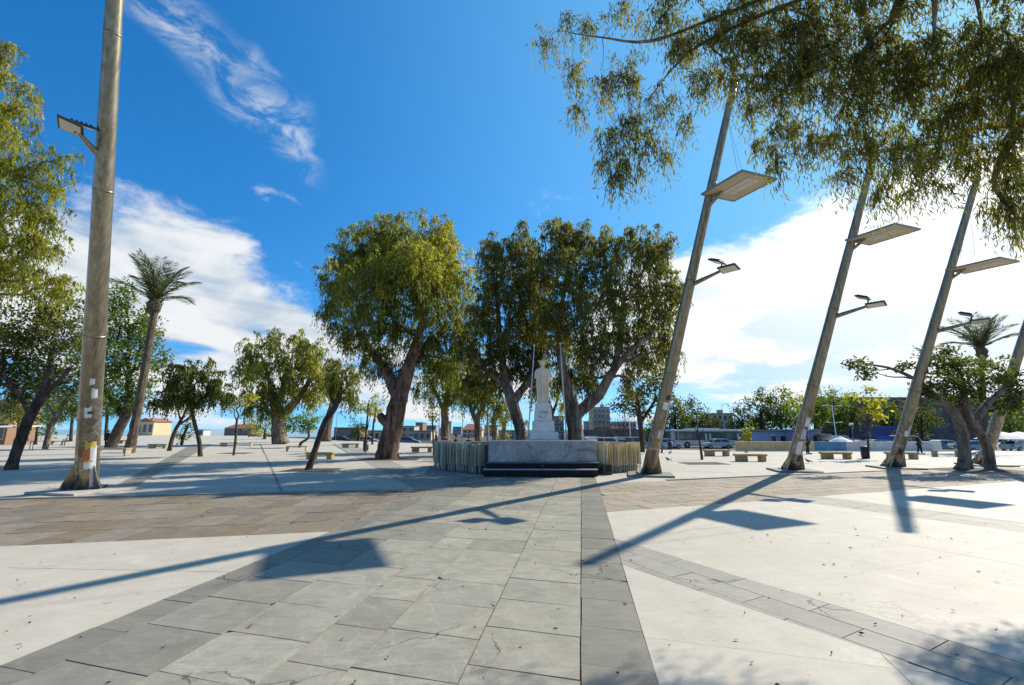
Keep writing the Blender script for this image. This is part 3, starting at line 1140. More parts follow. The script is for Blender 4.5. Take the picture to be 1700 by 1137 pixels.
px_tree('eucalyptus_tree', 'broad twin-stemmed eucalyptus right of the statue, pale limb reaching toward the leaning mast', 24.9,
        [[(957, 736, 15), (955, 715, 13), (952, 690, 14), (949, 672, 13), (941, 640, 8), (932, 600, 7), (928, 550, 6), (935, 490, 4), (945, 430, 3)],
         [(955, 690, 10), (975, 672, 10), (995, 655, 9, -.2), (1010, 628, 8, -.4), (1030, 600, 6, -.5), (1056, 575, 5, -.6), (1085, 552, 3, -.7)],
         [(1020, 612, 6, -.4), (1030, 560, 5, 0), (1035, 500, 4, .4)]],
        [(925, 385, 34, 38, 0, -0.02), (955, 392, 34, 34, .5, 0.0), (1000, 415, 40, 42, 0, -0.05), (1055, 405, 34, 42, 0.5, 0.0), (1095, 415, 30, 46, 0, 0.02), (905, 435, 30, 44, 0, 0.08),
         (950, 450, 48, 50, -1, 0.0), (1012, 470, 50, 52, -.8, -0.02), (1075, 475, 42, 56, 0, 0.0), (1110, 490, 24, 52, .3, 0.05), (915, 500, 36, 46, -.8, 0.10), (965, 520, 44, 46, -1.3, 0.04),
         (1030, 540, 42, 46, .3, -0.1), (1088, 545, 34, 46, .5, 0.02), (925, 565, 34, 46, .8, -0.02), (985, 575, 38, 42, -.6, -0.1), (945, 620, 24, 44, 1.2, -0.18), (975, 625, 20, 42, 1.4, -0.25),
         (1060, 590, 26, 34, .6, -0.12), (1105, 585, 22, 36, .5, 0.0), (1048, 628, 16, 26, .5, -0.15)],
        M['leaf_euc_c'], M['bark_euc'], zbase=PLZ - .05, density=2.6, leaf_len=0.27, leaf_w=0.066, topsun=0.06)
# smaller trees behind them
px_tree('tree', 'loose yellow-green tree standing between the big eucalyptus and the monument', 42,
        [[(740, 730, 8), (739, 700, 7), (738, 680, 6), (745, 645, 4), (750, 610, 3)], [(739, 690, 4), (725, 655, 3), (712, 630, 2)]],
        [(738, 640, 34, 32, 0, 0.05), (762, 610, 34, 40, 0, 0.14), (705, 640, 24, 28, 0, 0), (770, 655, 24, 34, 0, -0.05), (725, 610, 26, 30, 0, -0.05)],
        M['leaf_euc'], M['bark_euc'], density=1.7, leaf_len=0.33, leaf_w=0.085)
px_tree('tree', 'dark hanging tree with two thin stems left of the monument, behind the red jacket', 37,
        [[(796, 730, 5), (792, 700, 5), (800, 675, 4), (806, 640, 3)], [(792, 705, 4), (782, 680, 3), (775, 650, 2)], [(798, 680, 3), (812, 655, 2), (818, 630, 2)]],
        [(785, 655, 26, 30, 0, -0.2), (812, 650, 26, 34, 0, -0.15), (800, 620, 34, 34, 0, -0.2), (830, 670, 20, 26, 0, -0.15)],
        M['leaf_euc'], M['bark_euc'], density=1.9, leaf_len=0.3, leaf_w=0.08)
px_tree('tree', 'slim pale-trunked tree behind the left flagpole, brownish leaves', 48,
        [[(822, 731, 5), (820, 705, 4), (822, 680, 3)], [(835, 731, 4), (838, 700, 3), (842, 685, 2)]],
        [(830, 690, 28, 18, 0, 0.1), (855, 695, 22, 16, 0, 0.1), (812, 690, 18, 16, 0, 0.15)],
        M['leaf_euc_b'], M['bark_euc'], density=0.8, leaf_len=0.32, leaf_w=0.09)
px_tree('tree', 'thin tree showing between the pedestal and the right flagpole', 46,
        [[(915, 735, 4), (917, 700, 3.4), (914, 675, 3), (905, 650, 2)], [(916, 690, 3), (925, 665, 2), (930, 640, 1.5)]],
        [(915, 640, 24, 34, 0, 0.0), (930, 660, 14, 30, 0, 0.0), (900, 620, 18, 30, 0, 0.05), (932, 612, 18, 26, 0, -0.05)],
        M['leaf_euc'], M['bark_dark'], density=0.8, leaf_len=0.3, leaf_w=0.08)
# left side of the plaza
px_tree('eucalyptus_tree', 'full eucalyptus with pale thick trunk standing left of the leaning young tree', 64,
        [[(466, 737, 16), (463, 715, 13), (462, 695, 12), (455, 665, 8), (448, 630, 5)], [(464, 700, 9), (480, 678, 8), (500, 655, 5), (515, 630, 3)], [(462, 690, 7), (466, 660, 6), (475, 620, 4)]],
        [(425, 580, 26, 30, 0, 0.04), (455, 560, 20, 22, 0, 0.0), (490, 568, 26, 26, 0, 0.08), (520, 580, 26, 32, 0, 0.08), (415, 615, 30, 34, 0, 0.06), (455, 605, 40, 40, -2, 0.0),
         (500, 615, 40, 40, -1, 0.05), (535, 625, 20, 38, 0, 0.18), (430, 655, 30, 30, 0, -0.15), (470, 655, 36, 30, -1, -0.1), (515, 655, 30, 26, 0, 0.04), (415, 672, 16, 18, 0, -0.1), (445, 685, 20, 14, 0, -0.1)],
        M['leaf_euc'], M['bark_euc'], density=2.1, leaf_len=0.5, leaf_w=0.14, topsun=0.06)
px_tree('leaning_tree', 'young leaning tree with thin slanted trunk in a square pit, left of the big eucalyptus', 23.3,
        [[(511, 781, 6.5), (517, 765, 5.5), (527, 735, 5.2), (540, 700, 5.2), (555, 678, 5.2), (563, 658, 4.5), (566, 635, 3)], [(557, 672, 3.5), (548, 655, 2.5), (545, 635, 2)]],
        [(568, 618, 26, 24, 0, 0.10), (585, 632, 16, 26, 0, 0.0), (556, 638, 24, 20, 0, -0.05), (548, 622, 18, 20, 0, 0.1), (580, 655, 14, 18, 0, -0.05), (555, 600, 14, 16, 0, 0.1)],
        M['leaf_euc'], M['bark_dark'], density=2.1, leaf_len=0.20, leaf_w=0.055)
px_tree('eucalyptus_tree', 'reddish bare trunk rising just behind the leaning young tree', 78,
        [[(541, 733, 10), (542, 715, 8), (546, 695, 7), (552, 670, 5), (556, 640, 4)]],
        [(560, 650, 18, 20, 0, 0.05), (540, 640, 16, 18, 0, 0.0), (588, 660, 16, 12, 0, -0.05)],
        M['leaf_euc'], M['bark_red'], density=0.9, leaf_len=0.5, leaf_w=0.14)
px_tree('small_tree', 'small round bright green tree behind the slatted bench', 52,
        [[(497, 745, 3), (500, 735, 2.5), (512, 727, 2), (512, 715, 2)]],
        [(500, 705, 26, 18, 0, 0.0), (520, 700, 18, 16, 0, 0.1), (482, 700, 14, 14, 0, -0.05)],
        M['leaf_green'], M['bark_dark'], style='broad', density=1.4, leaf_len=0.30, leaf_w=0.15)
px_tree('dark_tree', 'dense dark round-crowned tree with curved thin trunk, right of the palm', 34.5,
        [[(333, 754, 4.6), (331, 735, 4), (325, 710, 3.6), (320, 690, 3.6), (318, 665, 4), (322, 640, 3)], [(320, 678, 3), (305, 660, 2.4), (290, 645, 2)], [(320, 676, 3), (340, 658, 2.4), (355, 645, 2)]],
        [(322, 640, 42, 34, 0, -0.12), (285, 645, 32, 28, 0, -0.08), (360, 645, 32, 28, 0, -0.1), (300, 612, 34, 24, 0, 0.02), (345, 615, 30, 22, 0, -0.02), (320, 660, 50, 16, 0, -0.2), (265, 660, 18, 16, 0, -0.1), (378, 660, 16, 18, 0, -0.05)],
        M['leaf_dark'], M['bark_dark'], style='droop', density=2.3, leaf_len=0.26, leaf_w=0.085)
px_tree('forked_tree', 'thin slanting forked tree beside the concrete bench, right of the palm', 44,
        [[(282, 739, 4.4), (288, 722, 3.8), (297, 703, 3.2), (305, 690, 2.4), (309, 678, 2)], [(295, 706, 2.8), (308, 698, 2.4), (317, 690, 2), (322, 680, 1.5)], [(299, 695, 2), (296, 684, 1.6), (293, 676, 1.2)]],
        [(300, 665, 30, 12, 0, -0.1), (325, 668, 22, 10, 0, -0.05)],
        M['leaf_dark'], M['bark_dark'], density=1.0, leaf_len=0.3, leaf_w=0.09)
px_tree('shrub_tree', 'small leaning yellow-green conifer-like shrub by the far plaza edge', 60,
        [[(302, 732, 3), (305, 722, 2.4), (312, 705, 2)]],
        [(307, 722, 10, 8, 0, -0.05), (314, 708, 9, 12, 0, 0.05), (300, 727, 8, 5, 0, -0.1)],
        M['leaf_euc'], M['bark_dark'], style='ball', density=1.4, leaf_len=0.34, leaf_w=0.12)
px_tree('sapling', 'staked sapling with sparse light crown between the palm and the pale-trunked eucalyptus', 36,
        [[(388, 752, 2.2), (391, 730, 2.2), (393, 700, 2), (396, 690, 1.4), (392, 680, 1)], [(393, 699, 1.2), (389, 688, .9), (390, 680, .7)]],
        [(395, 668, 26, 14, 0, 0.1), (415, 660, 18, 14, 0, 0.15), (378, 672, 14, 10, 0, 0.1)],
        M['leaf_yellow'], M['bark_dark'], style='broad', density=0.9, leaf_len=0.22, leaf_w=0.11)
for lab, u, v, vt, Y in (('left sapling of the pair behind the dark litter bin', 606, 747, 664, 41), ('right sapling of the pair behind the dark litter bin', 618, 735, 668, 62)):
    px_tree('sapling', lab, Y, [[(u, v, 1.8), (u + 2, v - 30, 1.7), (u + 5, vt + 18, 1.5), (u + 7, vt, 1)]],
            [(u + 4, vt + 8, 14, 12, 0, 0.1), (u - 6, vt + 16, 10, 8, 0, 0.1), (u + 14, vt, 10, 14, 0, 0.15), (u + 10, vt + 18, 8, 8, 0, 0.1)],
            M['leaf_yellow'], M['bark_dark'], style='broad', density=0.45, leaf_len=0.26, leaf_w=0.13, group='pair of saplings behind the bin')
px_tree('sapling', 'slim sapling with narrow oval crown left of the folded tables', 35,
        [[(720, 755, 1.4), (719, 725, 1.4), (718, 702, 1.3), (718, 690, 1)]],
        [(718, 694, 8, 9, 0, 0.1), (719, 682, 8, 10, 0, 0.15), (720, 673, 5, 7, 0, 0.1)],
        M['leaf_yellow'], M['bark_dark'], style='broad', density=1.1, leaf_len=0.2, leaf_w=0.1)
px_tree('dark_shrub', 'dark spiky shrub by the road between the bin and the reddish trunk', 82,
        [[(595, 735, 3), (595, 720, 2.5), (594, 710, 2)]],
        [(594, 722, 15, 12, 0, -0.25), (600, 710, 10, 12, 0, -0.25), (588, 708, 5, 12, 0, -0.2)],
        M['leaf_dark'], M['bark_dark'], style='ball', density=1.5, leaf_len=0.5, leaf_w=0.16, zbase=-0.85, cat='shrub')
px_tree('shrub', 'yellow-green roadside shrub behind the pale-trunked eucalyptus', 95,
        [[(440, 724, 3), (440, 712, 2)]], [(432, 712, 14, 12, 0, 0.05), (450, 712, 12, 12, 0, 0.1), (418, 705, 12, 14, 0, 0.0)],
        M['leaf_yellow'], M['bark_dark'], style='ball', density=1.3, leaf_len=0.5, leaf_w=0.2, zbase=-0.3, cat='shrub')
# left edge of the picture
px_tree('dark_tree', 'dark tree with thick slanted trunk at the left edge, beside the tall mast', 23.4,
        [[(18, 782, 14), (24, 760, 11), (36, 725, 11), (48, 695, 11), (66, 662, 10), (80, 630, 7), (84, 590, 5)], [(60, 668, 7), (90, 640, 5), (118, 610, 4)], [(50, 690, 6), (30, 650, 5), (5, 620, 4)]],
        [(60, 590, 50, 44, 1, -0.05), (5, 570, 50, 48, 0, -0.02), (105, 570, 46, 44, 0.5, 0.0), (50, 540, 56, 40, 0, 0.05), (100, 635, 40, 32, 1, -0.15), (15, 630, 44, 34, 1, -0.12), (60, 645, 44, 24, 1.5, -0.2), (100, 520, 40, 36, 1, 0.05), (-40, 620, 40, 50, 0, -.1)],
        M['leaf_dark'], M['bark_dark'], style='ball', density=1.9, leaf_len=0.24, leaf_w=0.10, tint_spread=0.22, topsun=0.12)
px_tree('eucalyptus_tree', 'tall yellow-green eucalyptus filling the upper left edge behind the left mast', 21.5,
        [[(-150, 800, 22), (-140, 700, 19), (-120, 560, 16), (-95, 430, 11), (-70, 320, 8), (-50, 220, 5)], [(-110, 500, 10), (-60, 420, 7), (0, 370, 4)], [(-80, 360, 7), (-30, 300, 5), (30, 260, 3)]],
        [(5, 95, 30, 34, 0, 0.0), (20, 75, 16, 18, 0, 0.0), (45, 165, 26, 32, 0, 0.10), (15, 190, 40, 40, 0, 0.12), (-30, 150, 50, 70, 0, 0.05), (20, 255, 50, 50, 0, 0.06), (65, 290, 44, 46, 0, 0.02), (105, 262, 26, 22, 0, -0.05),
         (15, 325, 60, 48, -.5, 0.04), (75, 345, 40, 40, 0, -0.02), (30, 390, 64, 46, -.5, 0.06), (80, 405, 34, 34, 0, 0.10), (15, 450, 60, 44, 0, 0.10), (70, 465, 44, 38, 0, 0.10), (110, 470, 22, 30, 0.5, 0.12), (-40, 300, 50, 80, 0, 0), (-50, 420, 50, 80, 0, 0)],
        M['leaf_yellow'], M['bark_euc'], density=2.0, leaf_len=0.25, leaf_w=0.060, tint_bias=-0.02, tint_spread=0.22)
px_tree('tree', 'dense mixed-green tree behind the palm trunk', 50,
        [[(184, 737, 11), (196, 715, 10), (208, 690, 10), (214, 660, 8), (214, 620, 5)], [(206, 695, 6), (185, 665, 5), (170, 640, 4)]],
        [(205, 490, 22, 32, 0, -0.05), (185, 510, 26, 36, 0, 0.0), (165, 555, 34, 40, 0, 0.1), (215, 545, 34, 40, 0, -0.1), (245, 545, 26, 34, 0, 0.0), (195, 600, 46, 40, -1, -0.15), (250, 600, 28, 40, 0, 0.05), (170, 640, 40, 32, 0, 0.08), (225, 650, 36, 28, 0, -0.12), (205, 670, 40, 16, 0, -0.1), (150, 600, 30, 40, 0, 0)],
        M['leaf_green'], M['bark_dark'], style='ball', density=1.8, leaf_len=0.38, leaf_w=0.17, tint_spread=0.22)
px_tree('tree', 'low leaning tree with sunlit pale trunk behind the left mast', 48,
        [[(78, 728, 6), (86, 705, 6), (98, 685, 6), (112, 660, 4)], [(92, 692, 4), (80, 675, 3), (70, 660, 2)]],
        [(105, 655, 34, 24, 0, 0.05), (70, 655, 30, 22, 0, 0.0), (120, 680, 20, 14, 0, -0.05), (55, 690, 20, 14, 0, 0.1)],
        M['leaf_yellow'], M['bark_euc'], style='ball', density=1.1, leaf_len=0.3, leaf_w=0.13, tint_bias=-0.15)
px_tree('shrub', 'bright green low bush beyond the benches at the left edge', 62,
        [[(62, 722, 3), (62, 708, 2)]], [(58, 705, 16, 16, 0, 0.05), (72, 712, 12, 10, 0, 0.1), (80, 718, 10, 7, 0, 0.0)],
        M['leaf_green'], M['bark_dark'], style='ball', density=1.3, leaf_len=0.36, leaf_w=0.16, cat='shrub')
# right side
px_tree('broadleaf_tree', 'dark glossy broadleaf tree behind the leaning mast nearest the monument', 41,
        [[(1066, 745, 5), (1065, 720, 4.5), (1062, 698, 4.5), (1060, 680, 3.5), (1055, 660, 3)], [(1063, 702, 3.2), (1078, 680, 2.6), (1090, 660, 2)]],
        [(1040, 662, 26, 24, 0, 0.0), (1065, 655, 28, 28, 0, 0.0), (1095, 650, 26, 30, 0, 0.05), (1112, 620, 16, 26, 0, 0.05), (1026, 675, 14, 14, 0, 0.0), (1085, 620, 22, 22, 0, 0.02), (1118, 665, 14, 18, 0, 0.05), (1060, 685, 26, 12, 0, -0.1)],
        M['leaf_dark'], M['bark_dark'], style='broad', density=1.2, leaf_len=0.30, leaf_w=0.17, topsun=0.15)
px_tree('ficus_tree', 'twin-trunked spreading ficus with low dense crown at the right edge', 23.3,
        [[(1596, 783, 14), (1600, 765, 11), (1599, 735, 10), (1594, 705, 11), (1580, 680, 9), (1556, 660, 7), (1530, 648, 4)],
         [(1645, 783, 13, .2), (1643, 765, 10, .2), (1637, 738, 9, .2), (1622, 712, 10), (1606, 695, 11), (1600, 660, 8), (1598, 630, 5)],
         [(1614, 705, 9), (1632, 680, 8), (1648, 662, 6), (1672, 640, 4)],
         [(1560, 662, 5), (1520, 630, 4), (1480, 612, 3), (1450, 606, 2)],
         [(1612, 783, 8, .5), (1608, 765, 6, .4), (1606, 740, 6, .3), (1602, 700, 6, .2)]],
        [(1590, 606, 46, 28, 0, 0.08), (1545, 600, 30, 22, 0, 0.08), (1645, 615, 44, 26, 0, 0.08), (1560, 636, 46, 26, -.6, -0.02), (1615, 640, 50, 30, -.8, -0.05), (1670, 640, 36, 32, 0, 0.02), (1525, 655, 30, 20, .3, -0.1),
         (1580, 662, 40, 18, .6, -0.15), (1640, 670, 40, 18, .8, -0.15), (1690, 670, 30, 30, 0, -.05), (1500, 608, 22, 12, 0, 0.0), (1430, 608, 22, 14, 0, -0.02), (1415, 600, 16, 10, 0, -.02), (1440, 622, 18, 12, 0, 0), (1570, 584, 22, 12, 0, .05), (1730, 640, 40, 40, 0, 0)],
        M['leaf_dark'], M['bark_ficus'], style='broad', density=1.7, leaf_len=0.19, leaf_w=0.10, tint_spread=0.2, topsun=0.22, seg=12)
px_tree('sapling', 'young tree with open yellow-green crown between the second and third leaning masts', 32,
        [[(1442, 760, 2.4), (1441, 735, 2.2), (1440, 705, 2), (1439, 685, 1.6), (1438, 665, 1)]],
        [(1440, 678, 30, 18, 0, 0.1), (1425, 662, 22, 14, 0, 0.1), (1456, 664, 20, 14, 0, 0.1), (1438, 648, 14, 12, 0, 0.05), (1462, 690, 14, 12, 0, 0.1)],
        M['leaf_yellow'], M['bark_dark'], style='broad', density=0.85, leaf_len=0.24, leaf_w=0.13)
px_tree('bare_sapling', 'thin nearly bare sapling in a soil patch right of the first leaning mast', 31,
        [[(1166, 769, 2.6), (1164, 750, 2), (1160, 725, 1.4), (1157, 705, 1)], [(1160, 722, 1), (1152, 708, .7)], [(1161, 728, 1), (1168, 712, .7)]],
        [], M['leaf_green'], M['bark_dark'], limbs=False)
# trees along the road and on the rampart
row = [(1120, 690, 24, 26, 'leaf_dark', 92), (1150, 690, 20, 28, 'leaf_dark', 96), (1176, 700, 16, 22, 'leaf_dark', 94), (1232, 694, 22, 24, 'leaf_dark', 96),
       (1262, 680, 26, 32, 'leaf_dark', 94), (1296, 678, 26, 32, 'leaf_green', 92), (1326, 682, 22, 30, 'leaf_yellow', 95), (1352, 672, 22, 28, 'leaf_green', 98), (1384, 676, 24, 28, 'leaf_green', 102),
       (1412, 680, 20, 26, 'leaf_dark', 104), (1480, 690, 30, 26, 'leaf_dark', 100), (1530, 690, 28, 24, 'leaf_dark', 96), (1676, 690, 30, 30, 'leaf_green', 60), (1090, 705, 20, 16, 'leaf_green', 90)]
names = ['leftmost round dark tree behind the bus roof', 'pointed dark tree above the middle of the bus', 'low dark tree above the bus doors', 'drooping dark tree above the front of the bus',
         'tall dark tree behind the bright yellow shrub', 'dense green tree left of the second leaning mast', 'yellowish tree right behind the second leaning mast', 'green tree just right of the second leaning mast',
         'green tree behind the double street light', 'dark tree behind the open yellow-green sapling', 'dark tree behind the third leaning mast', 'dark tree behind the left part of the ficus crown',
         'green tree showing behind the ficus at the right edge', 'low green tree behind the first leaning mast foot']
for (u, v, rx, ry, lm, Y), nm in zip(row, names):
    rx, ry, v = rx * 1.15, ry * 1.15, v + 2
    px_tree('roadside_tree', nm, Y, [[(u, 738, 2.5), (u + 1, v + ry * .6, 2.2), (u, v, 1.6)]],
            [(u, v, rx, ry * .8, 0), (u - rx * .4, v + ry * .3, rx * .6, ry * .6, 0), (u + rx * .4, v + ry * .25, rx * .6, ry * .6, 0), (u + random.uniform(-6, 6), v - ry * .6, rx * .55, ry * .45, 0), (u + random.uniform(-5, 5), v + ry * .75, rx * .85, ry * .5, 0)],
            M[lm], M['bark_dark'], style='ball', density=1.15, leaf_len=0.55, leaf_w=0.26, zbase=-0.85, tint_spread=0.2, topsun=0.12, group='trees along the road behind the parked bus', twigs=2)
px_tree('bright_shrub', 'bright yellow-green shrub right of the bus', 66, [[(1250, 742, 3), (1250, 728, 2)]],
        [(1247, 726, 16, 15, 0, 0.2), (1262, 732, 12, 12, 0, 0.1), (1240, 735, 10, 9, 0, 0.1), (1250, 715, 9, 9, 0, 0.25)],
        M['leaf_bright'], M['bark_dark'], style='ball', density=1.4, leaf_len=0.36, leaf_w=0.16, zbase=-0.85, cat='shrub')
for nm, u, v, rx, ry in (('purplish bare shrub right of the twin-stemmed eucalyptus', 1008, 716, 18, 16), ('purplish bare shrub behind the right-hand folded tables', 1040, 712, 22, 20)):
    px_tree('bare_shrub', nm, 80, [[(u, 738, 2), (u, 722, 1.6)]], [(u - 6, v, rx * .7, ry * .8, 0), (u + 8, v + 3, rx * .7, ry * .7, 0)],
            M['twig_purple'], M['bark_dark'], style='twig', density=0.9, leaf_len=0.9, leaf_w=0.07, zbase=-0.85, cat='shrub', group='bare shrubs by the road')
px_tree('low_shrub', 'low yellow-green shrub on the planter between the trunk and the flagpole', 27.2, [[(886, 730, 1.5), (886, 724, 1)]],
        [(880, 725, 9, 6, 0, 0.2), (893, 727, 6, 5, 0, 0.1)], M['leaf_bright'], M['bark_dark'], style='ball', density=1.3, leaf_len=0.16, leaf_w=0.06, zbase=PLZ, cat='shrub')
px_tree('low_shrub', 'olive bushes behind the planter, left of the slender eucalyptus', 60, [[(835, 732, 2), (835, 725, 1.5)]],
        [(828, 726, 14, 9, 0, 0.1), (846, 727, 12, 8, 0, 0.05)], M['leaf_yellow'], M['bark_dark'], style='ball', density=1.2, leaf_len=0.3, leaf_w=0.12, zbase=-0.85, cat='shrub')


# the near eucalyptus whose boughs hang into the top right; its trunk stands right of the picture
def near_tree():
    base = Vector((12.6, 4.2, 0))
    trunk = [(base + Vector((0, 0, -.05)), 0.55), (base + Vector((-.1, .2, 2)), 0.45), (base + Vector((-.4, .6, 4.5)), 0.40), (base + Vector((-1.0, 1.3, 7.0)), 0.32), (base + Vector((-1.4, 1.8, 9.5)), 0.24), (base + Vector((-1.6, 2.2, 12.5)), 0.14)]
    l1 = [(base + Vector((-.6, .9, 5.6)), 0.24), (P(1690, 205, 8.2), 0.08), (P(1560, 235, 8.8), 0.05), (P(1440, 255, 9.2), 0.025)]
    l2 = [(base + Vector((-1.0, 1.3, 7.2)), 0.26), (P(1620, -60, 7.4), 0.11), (P(1400, -50, 8.0), 0.065), (P(1200, 25, 8.6), 0.036), (P(1080, 68, 8.8), 0.035), (P(1000, 62, 8.9), 0.018), (P(950, 55, 9.0), 0.010)]
    l3 = [(P(1480, -52, 7.7), 0.055), (P(1300, 10, 8.3), 0.042), (P(1170, 70, 8.8), 0.04), (P(1120, 110, 9.0), 0.02), (P(1080, 160, 9.1), 0.010)]
    l4 = [(base + Vector((-1.3, 1.6, 8.6)), 0.20), (P(1550, -80, 7.0), 0.14), (P(1300, -120, 7.6), 0.08), (P(1150, -110, 8.2), 0.05)]
    l5 = [(P(1690, 215, 8.2), 0.09), (P(1650, 300, 8.9), 0.05), (P(1690, 360, 9.2), 0.03)]
    cl = []

    def c(u, v, rx, ry, Y, t=0.0):
        if 1270 < u < 1560 and v > 200:
            Y -= 0.45
        p = P(u, v, Y)
        k = (p.y * CP + (p.z - CAMH) * SP) / F
        cl.append((p, rx * k, (rx + ry) * .38 * k, ry * k, t))
    for e in ((905, 62, 18, 26, 9.0), (935, 30, 18, 18, 9.0), (975, 40, 22, 22, 9.0), (950, 120, 24, 28, 9.0), (960, 172, 18, 18, 9.0), (1000, 130, 26, 34, 9.0), (1040, 120, 34, 40, 9.0),
              (1015, 215, 24, 34, 9.0), (1060, 210, 36, 48, 9.1), (1045, 270, 28, 34, 9.1), (1095, 240, 22, 30, 9.1), (1000, 262, 16, 24, 9.0), (1020, 300, 10, 20, 9.0), (1100, 160, 26, 30, 9.0),
              (1040, 15, 34, 22, 8.9), (1100, 25, 40, 30, 8.8), (1150, 60, 30, 34, 8.7), (1160, 120, 22, 40, 8.9), (1140, 190, 14, 24, 9.0), (1195, 40, 44, 40, 8.6), (1210, 110, 38, 50, 8.7),
              (1260, 60, 46, 54, 8.5), (1262, 150, 40, 48, 8.8), (1310, 40, 46, 46, 8.3), (1330, 130, 48, 56, 8.6), (1300, 210, 34, 40, 9.0), (1268, 235, 20, 28, 9.1), (1290, 262, 20, 22, 9.1), (1360, 230, 40, 46, 9.1),
              (1390, 60, 50, 50, 8.1), (1410, 150, 50, 56, 8.5), (1400, 275, 32, 32, 9.3), (1440, 230, 44, 46, 9.2), (1470, 60, 52, 56, 7.9), (1490, 150, 54, 56, 8.3), (1500, 240, 48, 48, 9.0), (1490, 300, 34, 36, 9.4),
              (1456, 322, 18, 22, 9.4), (1550, 70, 54, 60, 7.6), (1570, 170, 54, 60, 8.2), (1570, 260, 50, 46, 8.8), (1630, 60, 54, 60, 7.3), (1645, 160, 50, 60, 7.9), (1640, 255, 48, 50, 8.6), (1680, 310, 36, 50, 9.0),
              (1692, 370, 26, 36, 9.2), (1660, 345, 26, 30, 9.2), (1545, 305, 26, 26, 9.3), (1690, 100, 50, 70, 7.2), (1690, 220, 40, 50, 8.2), (1730, 300, 40, 80, 8.8), (1720, 20, 60, 60, 7), (1740, 160, 50, 80, 7.6),
              (1130, 70, 34, 34, 8.9), (1230, 20, 50, 40, 8.7), (1340, 80, 54, 50, 8.4), (1290, 110, 44, 44, 8.5), (1430, 100, 54, 50, 8.2), (1520, 110, 54, 54, 8.0), (1450, 10, 60, 40, 8.0), (1360, 20, 60, 40, 8.2), (1600, 110, 54, 54, 7.8), (1250, -40, 70, 40, 8.0), (1380, -50, 80, 50, 7.7), (1520, -50, 80, 50, 7.3), (1650, -60, 80, 60, 7.0), (1120, -30, 50, 30, 8.4)):
        c(*e, t=random.uniform(-0.15, 0.12))
    root = make_tree('eucalyptus_tree', 'near eucalyptus with long hanging leaves drooping into the top right corner', tuple(base), [trunk, l1, l2, l3, l4, l5], cl,
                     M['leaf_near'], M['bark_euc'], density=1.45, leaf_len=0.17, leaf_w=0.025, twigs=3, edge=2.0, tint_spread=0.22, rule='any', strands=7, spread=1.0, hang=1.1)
    return root


near_tree()


# ---- palms
def palm(name, label, Y, trunk, crown, nf, flen, zbase=0.0, up=1.0):
    pts = []
    for (u, v, r) in trunk:
        p = P(u, v, Y)
        dp = p.y * CP + (p.z - CAMH) * SP
        pts.append((p, r * dp / F * dp / math.hypot(dp, p.x)))
    base = pts[0][0].copy()
    base.z = zbase
    root = thing(name, label, 'palm tree', tuple(base))
    mb = MB()
    P3, R3 = [], []
    n = 26
    for i in range(n):
        t = i / (n - 1) * (len(pts) - 1)
        k = min(int(t), len(pts) - 2)
        f = t - k
        P3.append(pts[k][0].lerp(pts[k + 1][0], f) - base)
        R3.append((pts[k][1] * (1 - f) + pts[k + 1][1] * f) * (1.0 + (0.09 if i % 2 else -0.05)))
    P3[0].z = -0.05
    mb.tube(P3, R3, 10, True, 0.05)
    mb.build('trunk', M['bark_palm'], root)
    top = P(*crown, Y) - base
    hb = MB()
    hb.lathe([(R3[-1] * .9, -1.3), (R3[-1] * 1.7, -.9), (R3[-1] * 1.9, -.3), (R3[-1] * 1.2, .2), (R3[-1] * .4, .5)], 10, tuple(top))
    for k in range(40):
        a = random.uniform(0, 2 * PI)
        z = random.uniform(-1.1, .2)
        o = Vector((math.cos(a), math.sin(a), 0))
        hb.tube([top + o * R3[-1] * 1.5 + Vector((0, 0, z)), top + o * R3[-1] * 2.3 + Vector((0, 0, z + .25))], [.06, .02], 4)
    hb.build('frond_base', M['bark_palm'], root)
    for k in range(nf):
        a = 2 * PI * k / nf + random.uniform(-.2, .2)
        el = (1.45, 1.15, 0.95, 1.3, 0.6)[k % 5] * up + random.uniform(-.08, .08)
        L = flen * random.uniform(.85, 1.1)
        h = Vector((math.cos(a), math.sin(a), 0))
        spine = []
        p = top.copy()
        ang = el
        for i in range(9):
            spine.append(p.copy())
            d = h * math.cos(ang) + Vector((0, 0, 1)) * math.sin(ang)
            p = p + d * (L / 8)
            ang -= 0.035 + 0.022 * i * (1.9 - el)
        rb = MB()
        rb.tube(spine, [.05 - .005 * i for i in range(9)], 4)
        fr = rb.build('frond', M['palm_leaf'], root)
        pos, dirs = [], []
        for i in range(8):
            for s in range(7):
                t = s / 7
                q = spine[i].lerp(spine[i + 1], t)
                d = (spine[i + 1] - spine[i]).normalized()
                sd = d.cross(Vector((0, 0, 1)))
                if sd.length < .05:
                    sd = h.cross(Vector((0, 0, 1)))
                sd.normalize()
                for s2 in (-1, 1):
                    pos.append(tuple(q))
                    dirs.append(tuple(d * 0.75 + sd * s2 * 0.75 + Vector((0, 0, -.15 + random.uniform(-.15, .2)))))
        npos = len(pos)
        frac = np.repeat(np.arange(56) / 56, 2)
        ln = L * 0.20 * (0.5 + 1.1 * np.sin(PI * np.clip(frac * .85 + .12, 0, 1)))
        leaves_mesh('leaflets', np.array(pos), np.array(dirs), ln, np.full(npos, L * .013), 0.45 + RNG.normal(size=npos) * .15 + random.uniform(-.15, .15), M['palm_leaf'], fr)
    return root


palm('palm_tree', 'tall date palm with slender leaning trunk right of the left mast', 39.5, [(214, 752, 11), (222, 715, 8.5), (236, 640, 8), (247, 575, 7), (256, 520, 6.5)], (257, 500), 15, 4.5, up=1.0)
palm('palm_tree', 'windblown palm top showing above the ficus crown at the right', 46, [(1640, 752, 5), (1634, 680, 5), (1629, 600, 5)], (1628, 577), 16, 4.0, zbase=0.0, up=.9)

